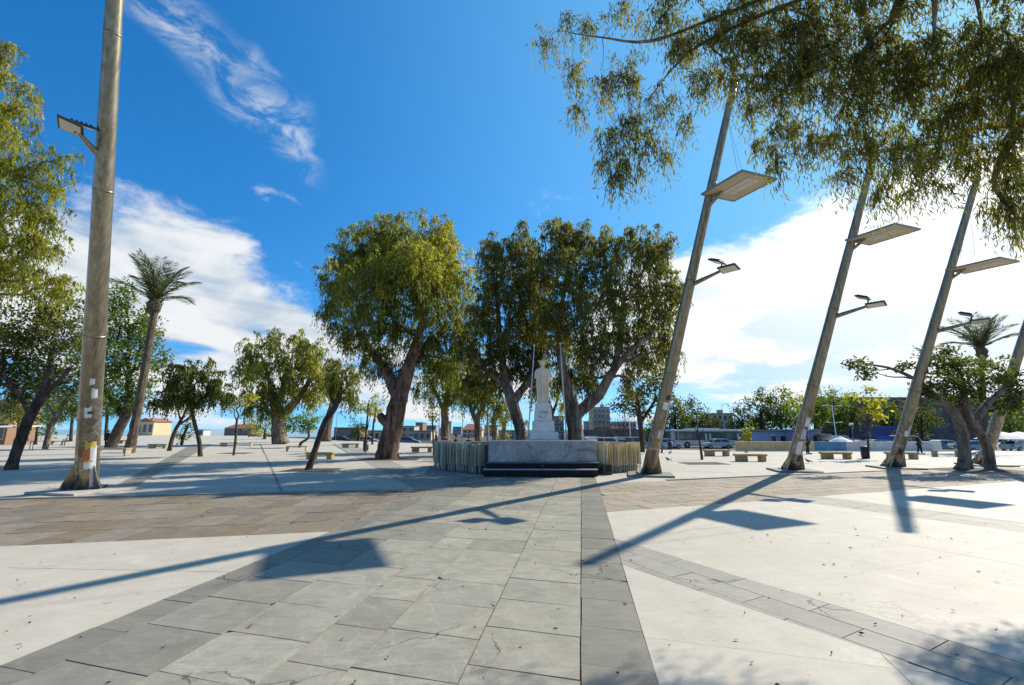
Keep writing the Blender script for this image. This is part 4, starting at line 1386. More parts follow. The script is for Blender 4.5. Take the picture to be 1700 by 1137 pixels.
# ================================================================== LEANING LIGHT MASTS
LEAN = Vector((0.183, -0.326, 1.0))
LD = LEAN.normalized()


def cyl_patch(mb, axis_p, r, a0, a1, t0, t1, n=6, off=0.006):
    """a sheet of paper wrapped on the leaning tube: angle range, height range"""
    ax = LD
    e1 = Vector((1, 0, 0)) - ax * ax.x
    e1.normalize()
    e2 = ax.cross(e1)
    vs_, fs = [], []
    for i in range(n + 1):
        a = a0 + (a1 - a0) * i / n
        for t in (t0 + random.uniform(-.05, .05) * min(1, (t1 - t0) * 2), t1 + random.uniform(-.07, .05) * min(1, (t1 - t0) * 2)):
            rr = r(t) + off
            vs_.append(axis_p + LEAN * t + (e1 * math.cos(a) + e2 * math.sin(a)) * rr)
    for i in range(n):
        fs.append([2 * i, 2 * i + 2, 2 * i + 3, 2 * i + 1])
    mb.add(vs_, fs)


def floodlight(parent, name, c, yaw, tilt, s=0.34):
    """housing with bezel and glass, aimed down"""
    rot = Euler((tilt, 0, yaw)).to_matrix()
    h = MB()
    h.bbox(c, (s * 1.25, s, 0.07), 0.02, rot)
    for k in range(5):
        h.box(Vector(c) + rot @ Vector(((k - 2) * s * .2, 0, 0.055)), (0.02, s * .8, 0.05), rot)
    o = h.build(name, M['dark_metal'], parent)
    g = MB()
    g.box(Vector(c) + rot @ Vector((0, 0, -0.038)), (s * 1.05, s * .8, 0.008), rot)
    g.build('lens', M['lens'], o)
    return o


def mast(base, H, zp, zf, r0, r1, label, panel=True, yawp=22.0, bigplate=False, arm_len=1.5, armd=(0.55, -0.80, 0.16)):
    root = thing('light_mast', label, 'light mast', (base[0], base[1], 0), 0, 'leaning light masts')
    O = Vector((0, 0, 0))
    def rad(t):
        return r0 + (r1 - r0) * max(t, 0) / H
    # tube built in flanged lengths
    mb = MB()
    joints = [0.0, H * .28, H * .52, H * .76, H]
    pts, rr = [], []
    for i in range(len(joints) - 1):
        a, b = joints[i], joints[i + 1]
        for k in range(6):
            t = a + (b - a) * k / 6
            pts.append(LEAN * t)
            rr.append(rad(t) * (1.03 if k == 0 and i > 0 else 1.0))
    pts.append(LEAN * H)
    rr.append(rad(H))
    pts[0] = Vector((0, 0, 0)) - LEAN * 0.02
    mb.tube(pts, rr, 28, True)
    mb.build('pole', M['steel'], root, True)
    for jt in joints[1:-1]:
        m2 = MB()
        m2.tube([LEAN * (jt - .03), LEAN * (jt + .03)], [rad(jt) * 1.06, rad(jt) * 1.06], 28)
        m2.build('collar', M['steel'], root, True)
    # foot plate and gussets
    ps = 2.1 if bigplate else 1.9
    m2 = MB()
    rot = Euler((0, 0, math.radians(-14))).to_matrix()
    m2.bbox((0.1, -.05, 0.04), (ps, ps, 0.08), 0.012, rot)
    m2.build('base_plate', M['concrete'] if bigplate else M['grey_dark'], root)
    for ang in (-16, 100, 222):
        d = Vector((math.cos(math.radians(ang)), math.sin(math.radians(ang)), 0))
        sd = Vector((-d.y, d.x, 0)) * 0.018
        p0 = d * (r0 * .7) + Vector((0, 0, 0.08))
        p1 = d * (r0 + .33) + Vector((0, 0, 0.08))
        p1b = d * (r0 + .33) + Vector((0, 0, 0.14))
        top = LEAN * 0.95 + d * (r0 * .9)
        g = MB()
        g.add([p0 - sd, p1 - sd, p1b - sd, top - sd, p0 + sd, p1 + sd, p1b + sd, top + sd],
              [(0, 1, 2, 3), (7, 6, 5, 4), (0, 4, 5, 1), (1, 5, 6, 2), (2, 6, 7, 3), (3, 7, 4, 0)])
        g.build('gusset', M['steel'], root)
    for k in range(8):
        a = 2 * PI * k / 8 + .2
        bt = MB()
        bt.lathe([(.035, 0), (.035, .05), (.018, .052), (.018, .09)], 6, (math.cos(a) * (r0 + .2), math.sin(a) * (r0 + .2), .08))
        bt.build('bolt', M['dark_metal'], root)
    # reflector panel held out towards the lean
    if panel:
        ya = math.radians(yawp)
        rot = Euler((math.radians(2), math.radians(-2), ya)).to_matrix()
        c = LEAN * zp + Vector((0.80, -0.74, 0.0))
        m2 = MB()
        m2.box(c, (1.72, 1.92, 0.035), rot)
        pn = m2.build('panel', M['panel'], root)
        fr = MB()
        for sx, sy, wx, wy in ((0, .97, 1.80, .05), (0, -.97, 1.80, .05), (.875, 0, .05, 1.88), (-.875, 0, .05, 1.88)):
            fr.box(c + rot @ Vector((sx, sy, 0.004)), (wx, wy, .075), rot)
        fr.build('panel_frame', M['panel_edge'], pn)
        rc = MB()
        rc.box(c + rot @ Vector((0.02, -.1, -.030)), (0.62, 1.25, 0.02), rot)
        rc.box(c + rot @ Vector((0.02, -.1, -.046)), (0.03, 1.25, 0.014), rot)
        rc.build('lamp_tray', M['lens'], pn)
        br = MB()
        p = LEAN * (zp - .45)
        br.tube([p, c + rot @ Vector((-.35, .45, -.06))], [.09, .05], 8)
        br.tube([LEAN * (zp - .05), c + rot @ Vector((-.35, .55, -.03))], [.07, .06], 8)
        br.build('bracket', M['steel'], root)
        tp = LEAN * min(zp + 3.0, H - .3)
        for sx, sy in ((-.8, -.9), (.8, -.9), (-.8, .5), (.8, .5)):
            cb = MB()
            cb.tube([tp, c + rot @ Vector((sx, sy, .03))], [.006, .006], 4)
            cb.build('cable', M['tyre'], root)
    # floodlight arm
    p0 = LEAN * zf
    ad = Vector(armd).normalized()
    p1 = p0 + ad * arm_len
    ar = MB()
    ar.tube([p0, p0.lerp(p1, .5), p1], [.11, .085, .055], 8)
    ar.build('arm', M['steel'], root)
    fb = MB()
    pd = Vector((0.74, .67, 0))
    fb.tube([p1 - pd * .1 + Vector((0, 0, .0)), p1 + Vector((0, 0, .26))], [.03, .03], 6)
    fb.build('floodlight_bracket', M['dark_metal'], root)
    floodlight(root, 'floodlight', p1 + ad * .26 + Vector((0, 0, -.05)), math.radians(-47), math.radians(-10), .56)
    floodlight(root, 'floodlight', p1 + Vector((-.12, .12, .40)), math.radians(40), math.radians(24), .50)
    return root, rad


PAPER = {}
for k, c in dict(white=(0.74, 0.73, 0.70), yellow=(0.62, 0.45, 0.06), orange=(0.55, 0.16, 0.05), lilac=(0.50, 0.50, 0.60), brown=(0.20, 0.10, 0.06), dark=(.05, .045, .045)).items():
    PAPER[k] = simple('paper_' + k, c, 0.8, 0.18, 5)


def papers(root, rad, items):
    for nm, col, a0, a1, t0, t1, off in items:
        mb = MB()
        cyl_patch(mb, Vector((0, 0, 0)), rad, math.radians(a0), math.radians(a1), t0, t1, 7, off)
        mb.build(nm, PAPER[col], root, True)


b0 = G(142, 815)
m0, rd = mast(b0, 17.5, 14.55, 9.9, 0.315, 0.17, 'tall leaning steel mast at the left with torn posters near its foot', bigplate=True, arm_len=0.85, armd=(-.2, -.85, .5))
# angles: 0 = +x, the camera looks at the side around 300 degrees
papers(m0, rd, [('poster', 'yellow', -62, -8, 1.02, 1.72, .006), ('poster', 'orange', -70, -34, 1.12, 1.48, .010), ('poster', 'white', -38, -6, 1.08, 1.52, .013), ('poster', 'white', -64, -6, 0.84, 1.06, .009),
                ('poster', 'lilac', -34, -4, 0.20, 0.86, .006), ('sticker', 'white', -76, -40, 2.45, 2.80, .006), ('sticker', 'dark', -60, -36, 2.58, 2.66, .010), ('sticker', 'white', -48, -18, 3.05, 3.35, .006),
                ('sticker', 'white', -58, -34, 3.48, 3.66, .006), ('sticker', 'brown', -92, -62, 1.2, 1.55, .006)])
b1 = G(1075, 789)
m1, rd = mast(b1, 15.6, 11.35, 7.9, 0.285, 0.13, 'leaning mast right beside the monument with torn posters on its foot')
papers(m1, rd, [('poster', 'white', -110, -60, 2.9, 3.2, .005), ('sticker', 'white', -30, -5, 2.0, 2.2, .005), ('poster', 'brown', -120, -80, 0.5, 1.2, .005), ('sticker', 'dark', -95, -45, 3.3, 3.5, .006),
                ('poster', 'lilac', -100, -70, 1.7, 2.05, .005)])
b2 = G(1313, 782)
m2_, rd = mast(b2, 14.4, 10.4, 7.1, 0.285, 0.13, 'second leaning mast from the monument, foot plastered with ripped bills')
papers(m2_, rd, [('poster', 'white', -130, -80, 0.9, 1.5, .005), ('poster', 'dark', -100, -40, 0.55, 0.85, .006), ('poster', 'lilac', -120, -70, 1.6, 2.1, .005), ('poster', 'white', -110, -60, 2.2, 2.6, .005),
                 ('sticker', 'dark', -75, -45, 1.7, 2.0, .007), ('sticker', 'brown', -100, -60, 2.7, 2.95, .006)])
b3 = G(1482, 777)
m3_, rd = mast(b3, 14.0, 9.7, 6.8, 0.285, 0.13, 'third leaning mast from the monument, left of the ficus')
papers(m3_, rd, [('poster', 'white', -120, -80, 1.7, 2.0, .005), ('sticker', 'lilac', -100, -60, 2.0, 2.25, .005), ('sticker', 'dark', -130, -90, .8, 1.1, .005)])
b4 = Vector((26.6, 26.2, 0))
m4_, rd = mast(b4, 14.0, 9.6, 6.6, 0.285, 0.13, 'rightmost leaning mast, half hidden by the ficus crown')

# ================================================================== MONUMENT
mon = thing('monument_terrace', 'raised monument terrace with grey marble front wall and two black steps', 'monument', (1.3, 21.0, 0))
ox, oy = 1.3, 21.0
X0, X1 = P(811, 735, 20.75).x - ox, P(990, 735, 20.75).x - ox
MB().bbox(((X0 + X1) / 2, -.05, 1.02), (X1 - X0, 0.5, 0.90), 0.012).build('front_wall', M['marble_wall'], mon)
MB().bbox(((X0 + X1) / 2, -.04, 1.49), (X1 - X0 + .06, 0.56, 0.045), 0.01).build('coping', M['pedestal'], mon)
sx0, sx1 = P(803, 785, 20.0).x - ox, P(992, 785, 20.0).x - ox
s1 = MB().bbox(((sx0 + sx1) / 2, -.55, 0.14), (sx1 - sx0, 1.0, 0.27), 0.008).build('step', M['black_step'], mon)
MB().bbox(((sx0 + sx1) / 2, -.56, 0.293), (sx1 - sx0 + .03, 1.06, 0.035), 0.006).build('tread', M['step_edge'], s1)
s2 = MB().bbox(((X0 + X1) / 2 - .02, -.35, 0.425), (X1 - X0 + .10, 0.62, 0.22), 0.008).build('step', M['black_step'], mon)
MB().bbox(((X0 + X1) / 2 - .02, -.36, 0.551), (X1 - X0 + .12, 0.66, 0.03), 0.006).build('tread', M['grey_dark'], s2)
MB().lathe([(.03, 0), (.03, .02)], 8, ((sx0 + sx1) / 2 + .1, -.68, .42)).build('knob', M['grey_metal'], mon)
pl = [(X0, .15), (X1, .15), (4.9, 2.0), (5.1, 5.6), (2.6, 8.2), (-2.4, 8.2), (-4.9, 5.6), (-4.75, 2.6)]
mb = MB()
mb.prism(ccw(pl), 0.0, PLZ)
mb.build('planter_wall', M['shade_stone'], mon)
mb = MB()
c_ = Vector((sum(p[0] for p in pl) / 8, sum(p[1] for p in pl) / 8))
mb.prism(ccw([tuple(c_ + (Vector(p) - c_) * .94) for p in pl]), PLZ - .1, PLZ + .02)
mb.build('planting_bed', M['soil'], mon)

# statue on its stepped pedestal
SY = 22.3


def zat(v, Y=SY):
    return P(903, v, Y).z


sxp = P(901.5, 700, SY).x
st = thing('statue', 'pale stone statue of a robed figure in a brimmed hat on a stepped marble pedestal', 'statue', (sxp, SY, PLZ + .02))
kpx = 0.0297
zb = PLZ + .02
tiers = [('plinth', 51, zb, zat(729)), ('pedestal_base', 45, zat(729), zat(717)), ('pedestal_block', 34, zat(717), zat(699.5)), ('pedestal_die', 26.5, zat(699.5), zat(678)), ('pedestal_cap', 24, zat(678), zat(669.5))]
for nm, wpx, z0, z1 in tiers:
    w = wpx * kpx
    mb = MB()
    if nm == 'pedestal_block':
        mb.bbox((0, 0, (z0 + z1) / 2 - zb), (w, w, z1 - z0 - .004), .012)
        mb.bbox((0, 0, z1 - zb + .03), (w * .92, w * .92, .06), .025)
    elif nm == 'pedestal_die':
        a, b = w * .53, w * .49
        mb.add([(-a, -a, z0 - zb + .06), (a, -a, z0 - zb + .06), (a, a, z0 - zb + .06), (-a, a, z0 - zb + .06), (-b, -b, z1 - zb), (b, -b, z1 - zb), (b, b, z1 - zb), (-b, b, z1 - zb)],
               [(3, 2, 1, 0), (4, 5, 6, 7), (0, 1, 5, 4), (1, 2, 6, 5), (2, 3, 7, 6), (3, 0, 4, 7)])
    else:
        mb.bbox((0, 0, (z0 + z1) / 2 - zb), (w, w, z1 - z0 - .004), .012)
    po = mb.build(nm, M['pedestal'], st)
    if nm == 'pedestal_die':
        rl = MB()
        for k in range(26):
            rl.bbox((random.uniform(-.22, .22), -w * .512 - .004, (z0 + z1) / 2 - zb + random.uniform(-.22, .2)), (random.uniform(.04, .14), .02, random.uniform(.02, .05)), .006)
        rl.build('relief', M['step_edge'], po)


def statue_figure():
    z0 = zat(669.5) - zb
    H = zat(598.5) - zat(669.5)
    mb = MB()
    seg = 40
    # robe: (height fraction, half width, half depth, fold depth, x shift)
    prof = [(0.0, .27, .22, .10, 0), (0.05, .265, .215, .11, 0), (0.15, .25, .20, .12, .005), (0.28, .245, .19, .11, .01), (0.40, .255, .19, .09, .01), (0.50, .27, .195, .06, .005),
            (0.60, .285, .20, .04, 0), (0.70, .29, .195, .03, 0), (0.77, .275, .18, .03, 0), (0.815, .20, .14, .02, 0), (0.84, .10, .10, 0, 0), (0.87, .075, .085, 0, 0)]
    vs_ = []
    for (h, w, d, f, xs) in prof:
        for k in range(seg):
            a = 2 * PI * k / seg
            m = 1 + f * (math.sin(a * 7 + h * 3) * .6 + math.sin(a * 13 + 1) * .4)
            vs_.append((xs + w * m * math.cos(a) * H / 2.1, d * m * math.sin(a) * H / 2.1, z0 + h * H))
    fs = []
    for i in range(len(prof) - 1):
        for k in range(seg):
            k2 = (k + 1) % seg
            fs.append([i * seg + k, i * seg + k2, (i + 1) * seg + k2, (i + 1) * seg + k])
    fs.append(list(range(seg - 1, -1, -1)))
    fs.append([(len(prof) - 1) * seg + k for k in range(seg)])
    mb.add(vs_, fs)
    S = H / 2.1
    def q(x, y, h):
        return Vector((x * S, y * S, z0 + h * H))
    # arms folded to the waist, sleeves
    for s in (-1, 1):
        mb.tube([q(s * .22, 0, .79), q(s * .30, -.01, .70), q(s * .31, -.05, .60), q(s * .20, -.19, .575), q(s * .05, -.235, .585)], [.085 * S, .10 * S, .095 * S, .075 * S, .05 * S], 12)
        for f in range(4):
            mb.tube([q(s * .06, -.22, .595 - f * .012), q(s * .0, -.255, .588 - f * .012), q(-s * .04, -.25, .578 - f * .012)], [.018 * S, .017 * S, .012 * S], 6)
        # hanging cloak edges
        mb.tube([q(s * .25, -.08, .78), q(s * .27, -.14, .5), q(s * .24, -.17, .25), q(s * .25, -.16, .04)], [.04 * S, .05 * S, .055 * S, .06 * S], 8)
        # feet
        mb.tube([q(s * .09, -.15, .02), q(s * .10, -.27, .015)], [.06 * S, .045 * S], 8)
    mb.tube([q(.02, -.18, .55), q(-.03, -.22, .35), q(-.02, -.21, .10)], [.04 * S, .045 * S, .05 * S], 8)
    mb.tube([q(.10, -.17, .50), q(.12, -.21, .3), q(.12, -.20, .06)], [.03 * S, .04 * S, .045 * S], 8)
    # head, face, hat
    hc = q(0, -.02, .925)
    S = S * 1.22
    mb.lathe([(.01, -.155), (.065, -.14), (.092, -.08), (.108, 0), (.106, .06), (.085, .11), (.04, .14)], 16, tuple(hc), S, S * 1.12)
    mb.tube([hc + Vector((0, -.10, .02)) * S, hc + Vector((0, -.145, -.03)) * S], [.014 * S, .024 * S], 6)
    mb.tube([hc + Vector((0, -.08, -.10)) * S, hc + Vector((0, -.13, -.14)) * S, hc + Vector((0, -.11, -.22)) * S], [.07 * S, .06 * S, .02 * S], 8)
    for s in (-1, 1):
        mb.lathe([(.012, -.03), (.02, 0), (.012, .03)], 6, tuple(hc + Vector((s * .108, 0, 0)) * S), S, S)
    # brim turned up left and right
    n = 24
    vs_, fs = [], []
    for k in range(n):
        a = 2 * PI * k / n
        for rr in (.09, .185):
            up = (.05 + .07 * abs(math.cos(a)) ** 2 * (rr > .1)) if rr > .1 else .05
            vs_.append(hc + Vector((rr * math.cos(a), rr * 1.05 * math.sin(a), up)) * S)
            vs_.append(hc + Vector((rr * math.cos(a), rr * 1.05 * math.sin(a), up + .035)) * S)
    for k in range(n):
        a, b = 4 * k, 4 * ((k + 1) % n)
        fs += [[a, b, b + 2, a + 2], [a + 1, a + 3, b + 3, b + 1], [a + 2, b + 2, b + 3, a + 3], [a, a + 1, b + 1, b]]
    mb.add(vs_, fs)
    mb.lathe([(.105, .05), (.108, .10), (.09, .15), (.03, .18)], 16, tuple(hc), S, S)
    o = mb.build('figure', M['marble'], st, True)
    rm = o.modifiers.new('merge', 'REMESH')
    rm.mode = 'VOXEL'
    rm.voxel_size = 0.014
    rm.use_smooth_shade = True
    sm = o.modifiers.new('soften', 'SMOOTH')
    sm.factor = 0.4
    sm.iterations = 2
    return o


statue_figure()

# flagpoles either side of the statue
for lab, a, b in (('white flagpole leaning in from left of the statue', (876, 733), (887, 575)), ('white flagpole leaning in from right of the statue', (941, 733), (930, 572))):
    p, q = P(*a, 23.4), P(*b, 23.4)
    p.z = PLZ
    fp = thing('flagpole', lab, 'flagpole', tuple(p), 0, 'pair of flagpoles beside the statue')
    MB().tube([(0, 0, -.02), (q - p) * .5, q - p], [.038, .032, .024], 10).build('pole', M['white_paint'], fp, True)
    MB().lathe([(.03, 0), (.06, .04), (.05, .09), (.01, .12)], 10, tuple(q - p)).build('finial', M['white_paint'], fp, True)
    MB().lathe([(.14, 0), (.14, .05), (.08, .07), (.07, .2)], 12).build('socket', M['grey_metal'], fp)

# folded tables stood on edge round the planter, legs folded at the bottom
TAB = {}
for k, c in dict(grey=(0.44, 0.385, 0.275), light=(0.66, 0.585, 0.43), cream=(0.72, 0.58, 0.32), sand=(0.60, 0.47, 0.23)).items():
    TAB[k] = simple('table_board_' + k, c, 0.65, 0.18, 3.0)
M['leg_metal'] = simple('table_leg_metal', (0.40, 0.385, 0.34), 0.4, 0.15, 5, metal=0.3)


def folded_table_proto(mat):
    """board 1.1 m tall, 0.7 wide, standing on folded hoop legs; x = along the row, y = outward"""
    o = bpy.data.objects.new('folded_table', None)
    COL.objects.link(o)
    MB().bbox((0, 0, 0.86), (0.042, 0.62, 1.02), .012).build('table_top', mat, o)
    for y in (-.22, .22):
        lg = MB()
        lg.tube([(0.02, y, .52), (.035, y, .34), (.03, y, .12), (.0, y - .03, .02)], [.02] * 4, 6)
        lg.tube([(-.02, y, .52), (-.05, y + .02, .30), (-.045, y + .03, .02)], [.014] * 3, 6)
        lg.build('leg', M['leg_metal'], o)
    MB().tube([(0.03, -.22, .22), (0.03, .22, .22)], [.012, .012], 6).build('brace', M['leg_metal'], o)
    return o


protos = {k: folded_table_proto(TAB[k]) for k in TAB}
used = set()


def place_table(kind, x, y, rz, lean, side, label, grp, sc=1.0):
    if kind not in used:
        o = protos[kind]
        used.add(kind)
    else:
        o = copy_tree(protos[kind])
    o.location = (x, y, 0.0)
    o.rotation_euler = (side, lean, rz)
    o.scale = (1, 1, sc)
    tag(o, label, 'table', grp)
    return o


ORD = ['first', 'second', 'third', 'fourth', 'fifth', 'sixth', 'seventh', 'eighth', 'ninth', 'tenth', 'eleventh', 'twelfth', 'thirteenth', 'fourteenth', 'fifteenth', 'sixteenth', 'seventeenth', 'eighteenth', 'nineteenth', 'twentieth', 'twenty-first', 'twenty-second']


def table_row(p, q, n, kinds, lab, grp, rzoff=0.0):
    p, q = Vector(p), Vector(q)
    d = q - p
    a = math.atan2(d.y, d.x)
    t = 0.0
    for i in range(n):
        f = (i + .5) / n + random.uniform(-.2, .2) / n
        c = p.lerp(q, f)
        nrm_ = Vector((math.sin(a), -math.cos(a)))
        c += nrm_ * random.uniform(-.03, .10)
        place_table(random.choice(kinds), c.x, c.y, a + rzoff + random.uniform(-.10, .10), random.uniform(-.05, .05) + (.07 if 5 < i < 9 else 0), random.uniform(-.03, .03), lab % ORD[i], grp, random.uniform(.96, 1.02))


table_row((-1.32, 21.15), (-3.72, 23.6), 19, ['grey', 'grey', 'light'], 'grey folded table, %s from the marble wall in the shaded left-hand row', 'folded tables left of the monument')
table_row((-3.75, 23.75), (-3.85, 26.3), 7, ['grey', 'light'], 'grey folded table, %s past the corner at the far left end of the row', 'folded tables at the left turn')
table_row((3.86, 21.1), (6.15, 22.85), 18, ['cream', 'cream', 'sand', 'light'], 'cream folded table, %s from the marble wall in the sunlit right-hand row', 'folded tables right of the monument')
for k in TAB:
    if k not in used:
        for ch in list(protos[k].children):
            bpy.data.objects.remove(ch)
        bpy.data.objects.remove(protos[k])
bx = thing('meter_box', 'small dark box on the ground at the right end of the monument wall', 'box', (4.25, 20.85, 0))
MB().bbox((0, 0, .24), (.42, .3, .46), .01).build('housing', M['dark_metal'], bx)
MB().bbox((0.05, -.156, .26), (.26, .012, .30), .004).build('door', M['tyre'], bx)

# ================================================================== STREET FURNITURE
def bench_proto(mat, kind):
    o = bpy.data.objects.new('bench', None)
    COL.objects.link(o)
    if kind == 'block':            # thick slab on two blocks
        MB().bbox((0, 0, .40), (1.9, .58, .13), .02).build('seat', mat, o)
        MB().bbox((-.55, 0, .165), (.62, .46, .33), .015).build('foot', mat, o)
        MB().bbox((.72, 0, .165), (.34, .46, .33), .015).build('foot', mat, o)
    else:                          # thin slab on two side legs
        MB().bbox((0, 0, .43), (1.9, .50, .09), .015).build('seat', mat, o)
        for x in (-.88, .88):
            MB().bbox((x, 0, .19), (.10, .46, .38), .012).build('foot', mat, o)
    return o


BP = {}
for mk in ('bench', 'bench_yellow'):
    for kd in ('block', 'slab'):
        BP[(mk, kd)] = bench_proto(M[mk], kd)
bench_used = set()


def bench(u, v, rz, mk, kd, label, sc=1.0):
    p = G(u, v)
    key = (mk, kd)
    if key in bench_used:
        o = copy_tree(BP[key])
    else:
        o = BP[key]
        bench_used.add(key)
    o.location = p
    o.rotation_euler = (0, 0, rz)
    o.scale = (sc, sc, sc)
    tag(o, label, 'bench', 'stone benches on the plaza')


for a in ((1190, 757, .05, 'bench_yellow', 'block', 'yellowed stone bench right of the bare sapling, the farther of two'), (1246, 766, -.05, 'bench_yellow', 'block', 'yellowed stone bench left of the second leaning mast, the nearer of two'),
          (1388, 762, -.1, 'bench_yellow', 'block', 'low yellowed bench right of the second leaning mast'), (1498, 762, -.1, 'bench', 'block', 'bench half hidden behind the foot of the third leaning mast'),
          (1572, 758, 0, 'bench', 'slab', 'dark bench left of the ficus trunks'), (700, 750, 0.05, 'bench_yellow', 'block', 'yellowed bench right of the big eucalyptus trunk'),
          (262, 744, .1, 'bench', 'block', 'concrete bench right of the palm foot'), (404, 742, 0, 'bench', 'slab', 'thin bench beside the staked sapling'),
          (380, 741, 0.3, 'bench', 'block', 'low block bench left of the staked sapling'), (493, 749, 0.0, 'bench', 'slab', 'bench in front of the small round tree'), (531, 762, -.05, 'bench_yellow', 'block', 'bench just behind the leaning young tree trunk'),
          (582, 743, .1, 'bench', 'block', 'bench left of the dark litter bin'), (30, 727, 0, 'bench_yellow', 'block', 'sunlit bench at the left edge behind the slanted trunk'), (56, 731, .1, 'bench', 'slab', 'bench between the slanted trunk and the left mast'),
          (98, 738, .0, 'bench', 'slab', 'bench with a seated person left of the left mast'), (205, 736, 0, 'bench_yellow', 'block', 'yellowish bench left of the palm trunk'), (186, 757, .05, 'bench', 'slab', 'dark shaded bench between the left mast and the palm')):
    bench(*a, sc=1.25 if a[1] > 750 and a[0] < 300 else 1.0)
for k in BP:
    if k not in bench_used:
        for ch in list(BP[k].children):
            bpy.data.objects.remove(ch)
        bpy.data.objects.remove(BP[k])


def bin_(u, v, label, h=0.95, r=.26):
    p = G(u, v)
    o = thing('litter_bin', label, 'litter bin', p, 0, 'litter bins')
    MB().lathe([(r * .85, 0.04), (r, .1), (r, h * .9)], 16).build('body', M['dark_metal'], o, True)
    MB().lathe([(r * 1.08, h * .9), (r * 1.1, h * .95), (r * .7, h)], 16).build('lid', M['post_green'], o, True)
    MB().lathe([(r * .9, 0), (r * .9, .04)], 16).build('foot', M['tyre'], o)


bin_(607, 748, 'dark cylindrical litter bin between the leaning tree and the big eucalyptus')
bin_(1437, 761, 'dark litter bin beside the yellow-green sapling', 0.85, .24)
bin_(1113, 746, 'small dark bin at the plaza edge by the bus', 0.8, .25)

# wooden stakes at the saplings
for lab, u, v, h in (('stake pair frame at the left edge, left of the mast', 51, 747, 1.7), ('post right of the left bench group', 105, 740, 1.5)):
    p = G(u, v)
    o = thing('tree_guard', lab, 'tree guard', p, .2, 'wooden tree guards')
    for x in (-.12, .12):
        MB().tube([(x, 0, -.02), (x, 0, h * .5)], [.035, .03], 6).build('stake', M['bark_dark'], o)
    MB().box((0, 0, h * .5), (.34, .05, .06)).build('crossbar', M['bark_dark'], o)

for c, sx, lab in ((G(520, 780.5), 2.4, 'square soil pit at the foot of the leaning young tree'), (G(650, 762.5), 3.6, 'dark soil pit under the big eucalyptus'), (G(1168, 769.5), 2.2, 'soil patch around the bare sapling'),
                   (G(393, 752.5), 2.2, 'soil patch around the staked sapling'), (G(1622, 781), 3.4, 'soil pit round the twin ficus trunks')):
    tree_pit((c.x, c.y), sx, sx * .62, .05, lab)


def street_lamp(u, vb, vt, Y, zb, kind, label, mat):
    p = P(u, vb, Y)
    p.z = zb
    top = P(u, vt, Y)
    h = top.z - zb
    o = thing('street_lamp', label, 'street lamp', p, 0, 'street lamps')
    MB().tube([(0, 0, -.02), (0, 0, .5), (0, 0, h)], [.10, .075, .05], 8).build('pole', mat, o, True)
    MB().lathe([(.17, 0), (.17, .06), (.10, .12), (.09, .35)], 10).build('base', mat, o)
    if kind == 'globes':
        for s in (-1, 1):
            MB().tube([(0, 0, h - .2), (s * .12, 0, h - .12), (s * .14, 0, h)], [.03, .03, .03], 6).build('arm', mat, o)
            MB().lathe([(.05, -.16), (.15, -.06), (.16, .05), (.09, .15), (.02, .18)], 12, (s * .14, 0, h + .18)).build('globe', M['globe'], o, True)
    elif kind == 'double':
        for s in (-1, 1):
            for hh, l in ((h, .9), (h * .62, .7)):
                MB().tube([(0, 0, hh - .1), (s * l * .6, 0, hh + .05), (s * l, 0, hh + .06)], [.035, .03, .03], 6).build('arm', mat, o)
                MB().bbox((s * (l + .2), 0, hh + .06), (.6, .2, .10), .03).build('lamp_head', M['white_paint'], o)
    else:
        MB().tube([(0, 0, h - .1), (.25, 0, h + .12), (.9, 0, h + .18)], [.045, .04, .035], 6).build('arm', mat, o)
        MB().bbox((1.15, 0, h + .17), (.6, .24, .11), .03).build('lamp_head', mat, o)


street_lamp(809, 733, 655, 39, 0, 'globes', 'twin-globe lamp post among the trunks left of the monument', M['post_green'])
street_lamp(1099, 745, 660, 40, 0, 'single', 'dark lamp post just right of the first leaning mast', M['post_green'])
street_lamp(1204, 740, 672, 84, -.85, 'single', 'tall street light with bent arm above the bus', M['grey_metal'])
street_lamp(1390, 740, 674, 64, -.85, 'double', 'pale street light with paired arms at two heights right of the second mast', M['white_paint'])
street_lamp(1047, 742, 688, 70, -.85, 'plain', 'pale street light behind the right-hand folded tables', M['white_paint'])
street_lamp(728, 742, 640, 70, -.85, 'plain', 'slim grey street light left of the monument', M['grey_metal'])
street_lamp(767, 742, 690, 66, -.85, 'globes', 'small lamp post between the red jacket and the monument', M['post_green'])
street_lamp(556, 740, 685, 90, -.85, 'plain', 'slim street light left of the saplings', M['post_green'])
street_lamp(1418, 740, 707, 58, -.85, 'globes', 'white globe lamp right of the paired street light', M['post_green'])

# low parapet along the right edge of the plaza
def parapet(x0, x1, y, h, label, mat, split):
    o = thing('parapet_wall', label, 'wall', (x0, y, 0))
    n = split
    for i in range(n):
        a, b = (x1 - x0) * i / n, (x1 - x0) * (i + 1) / n
        MB().bbox(((a + b) / 2, 0, h / 2), (b - a - .012, .35, h), .015).build('wall_panel', mat, o)
    MB().bbox(((x1 - x0) / 2, 0, h + .03), (x1 - x0, .42, .07), .01).build('coping', mat, o)


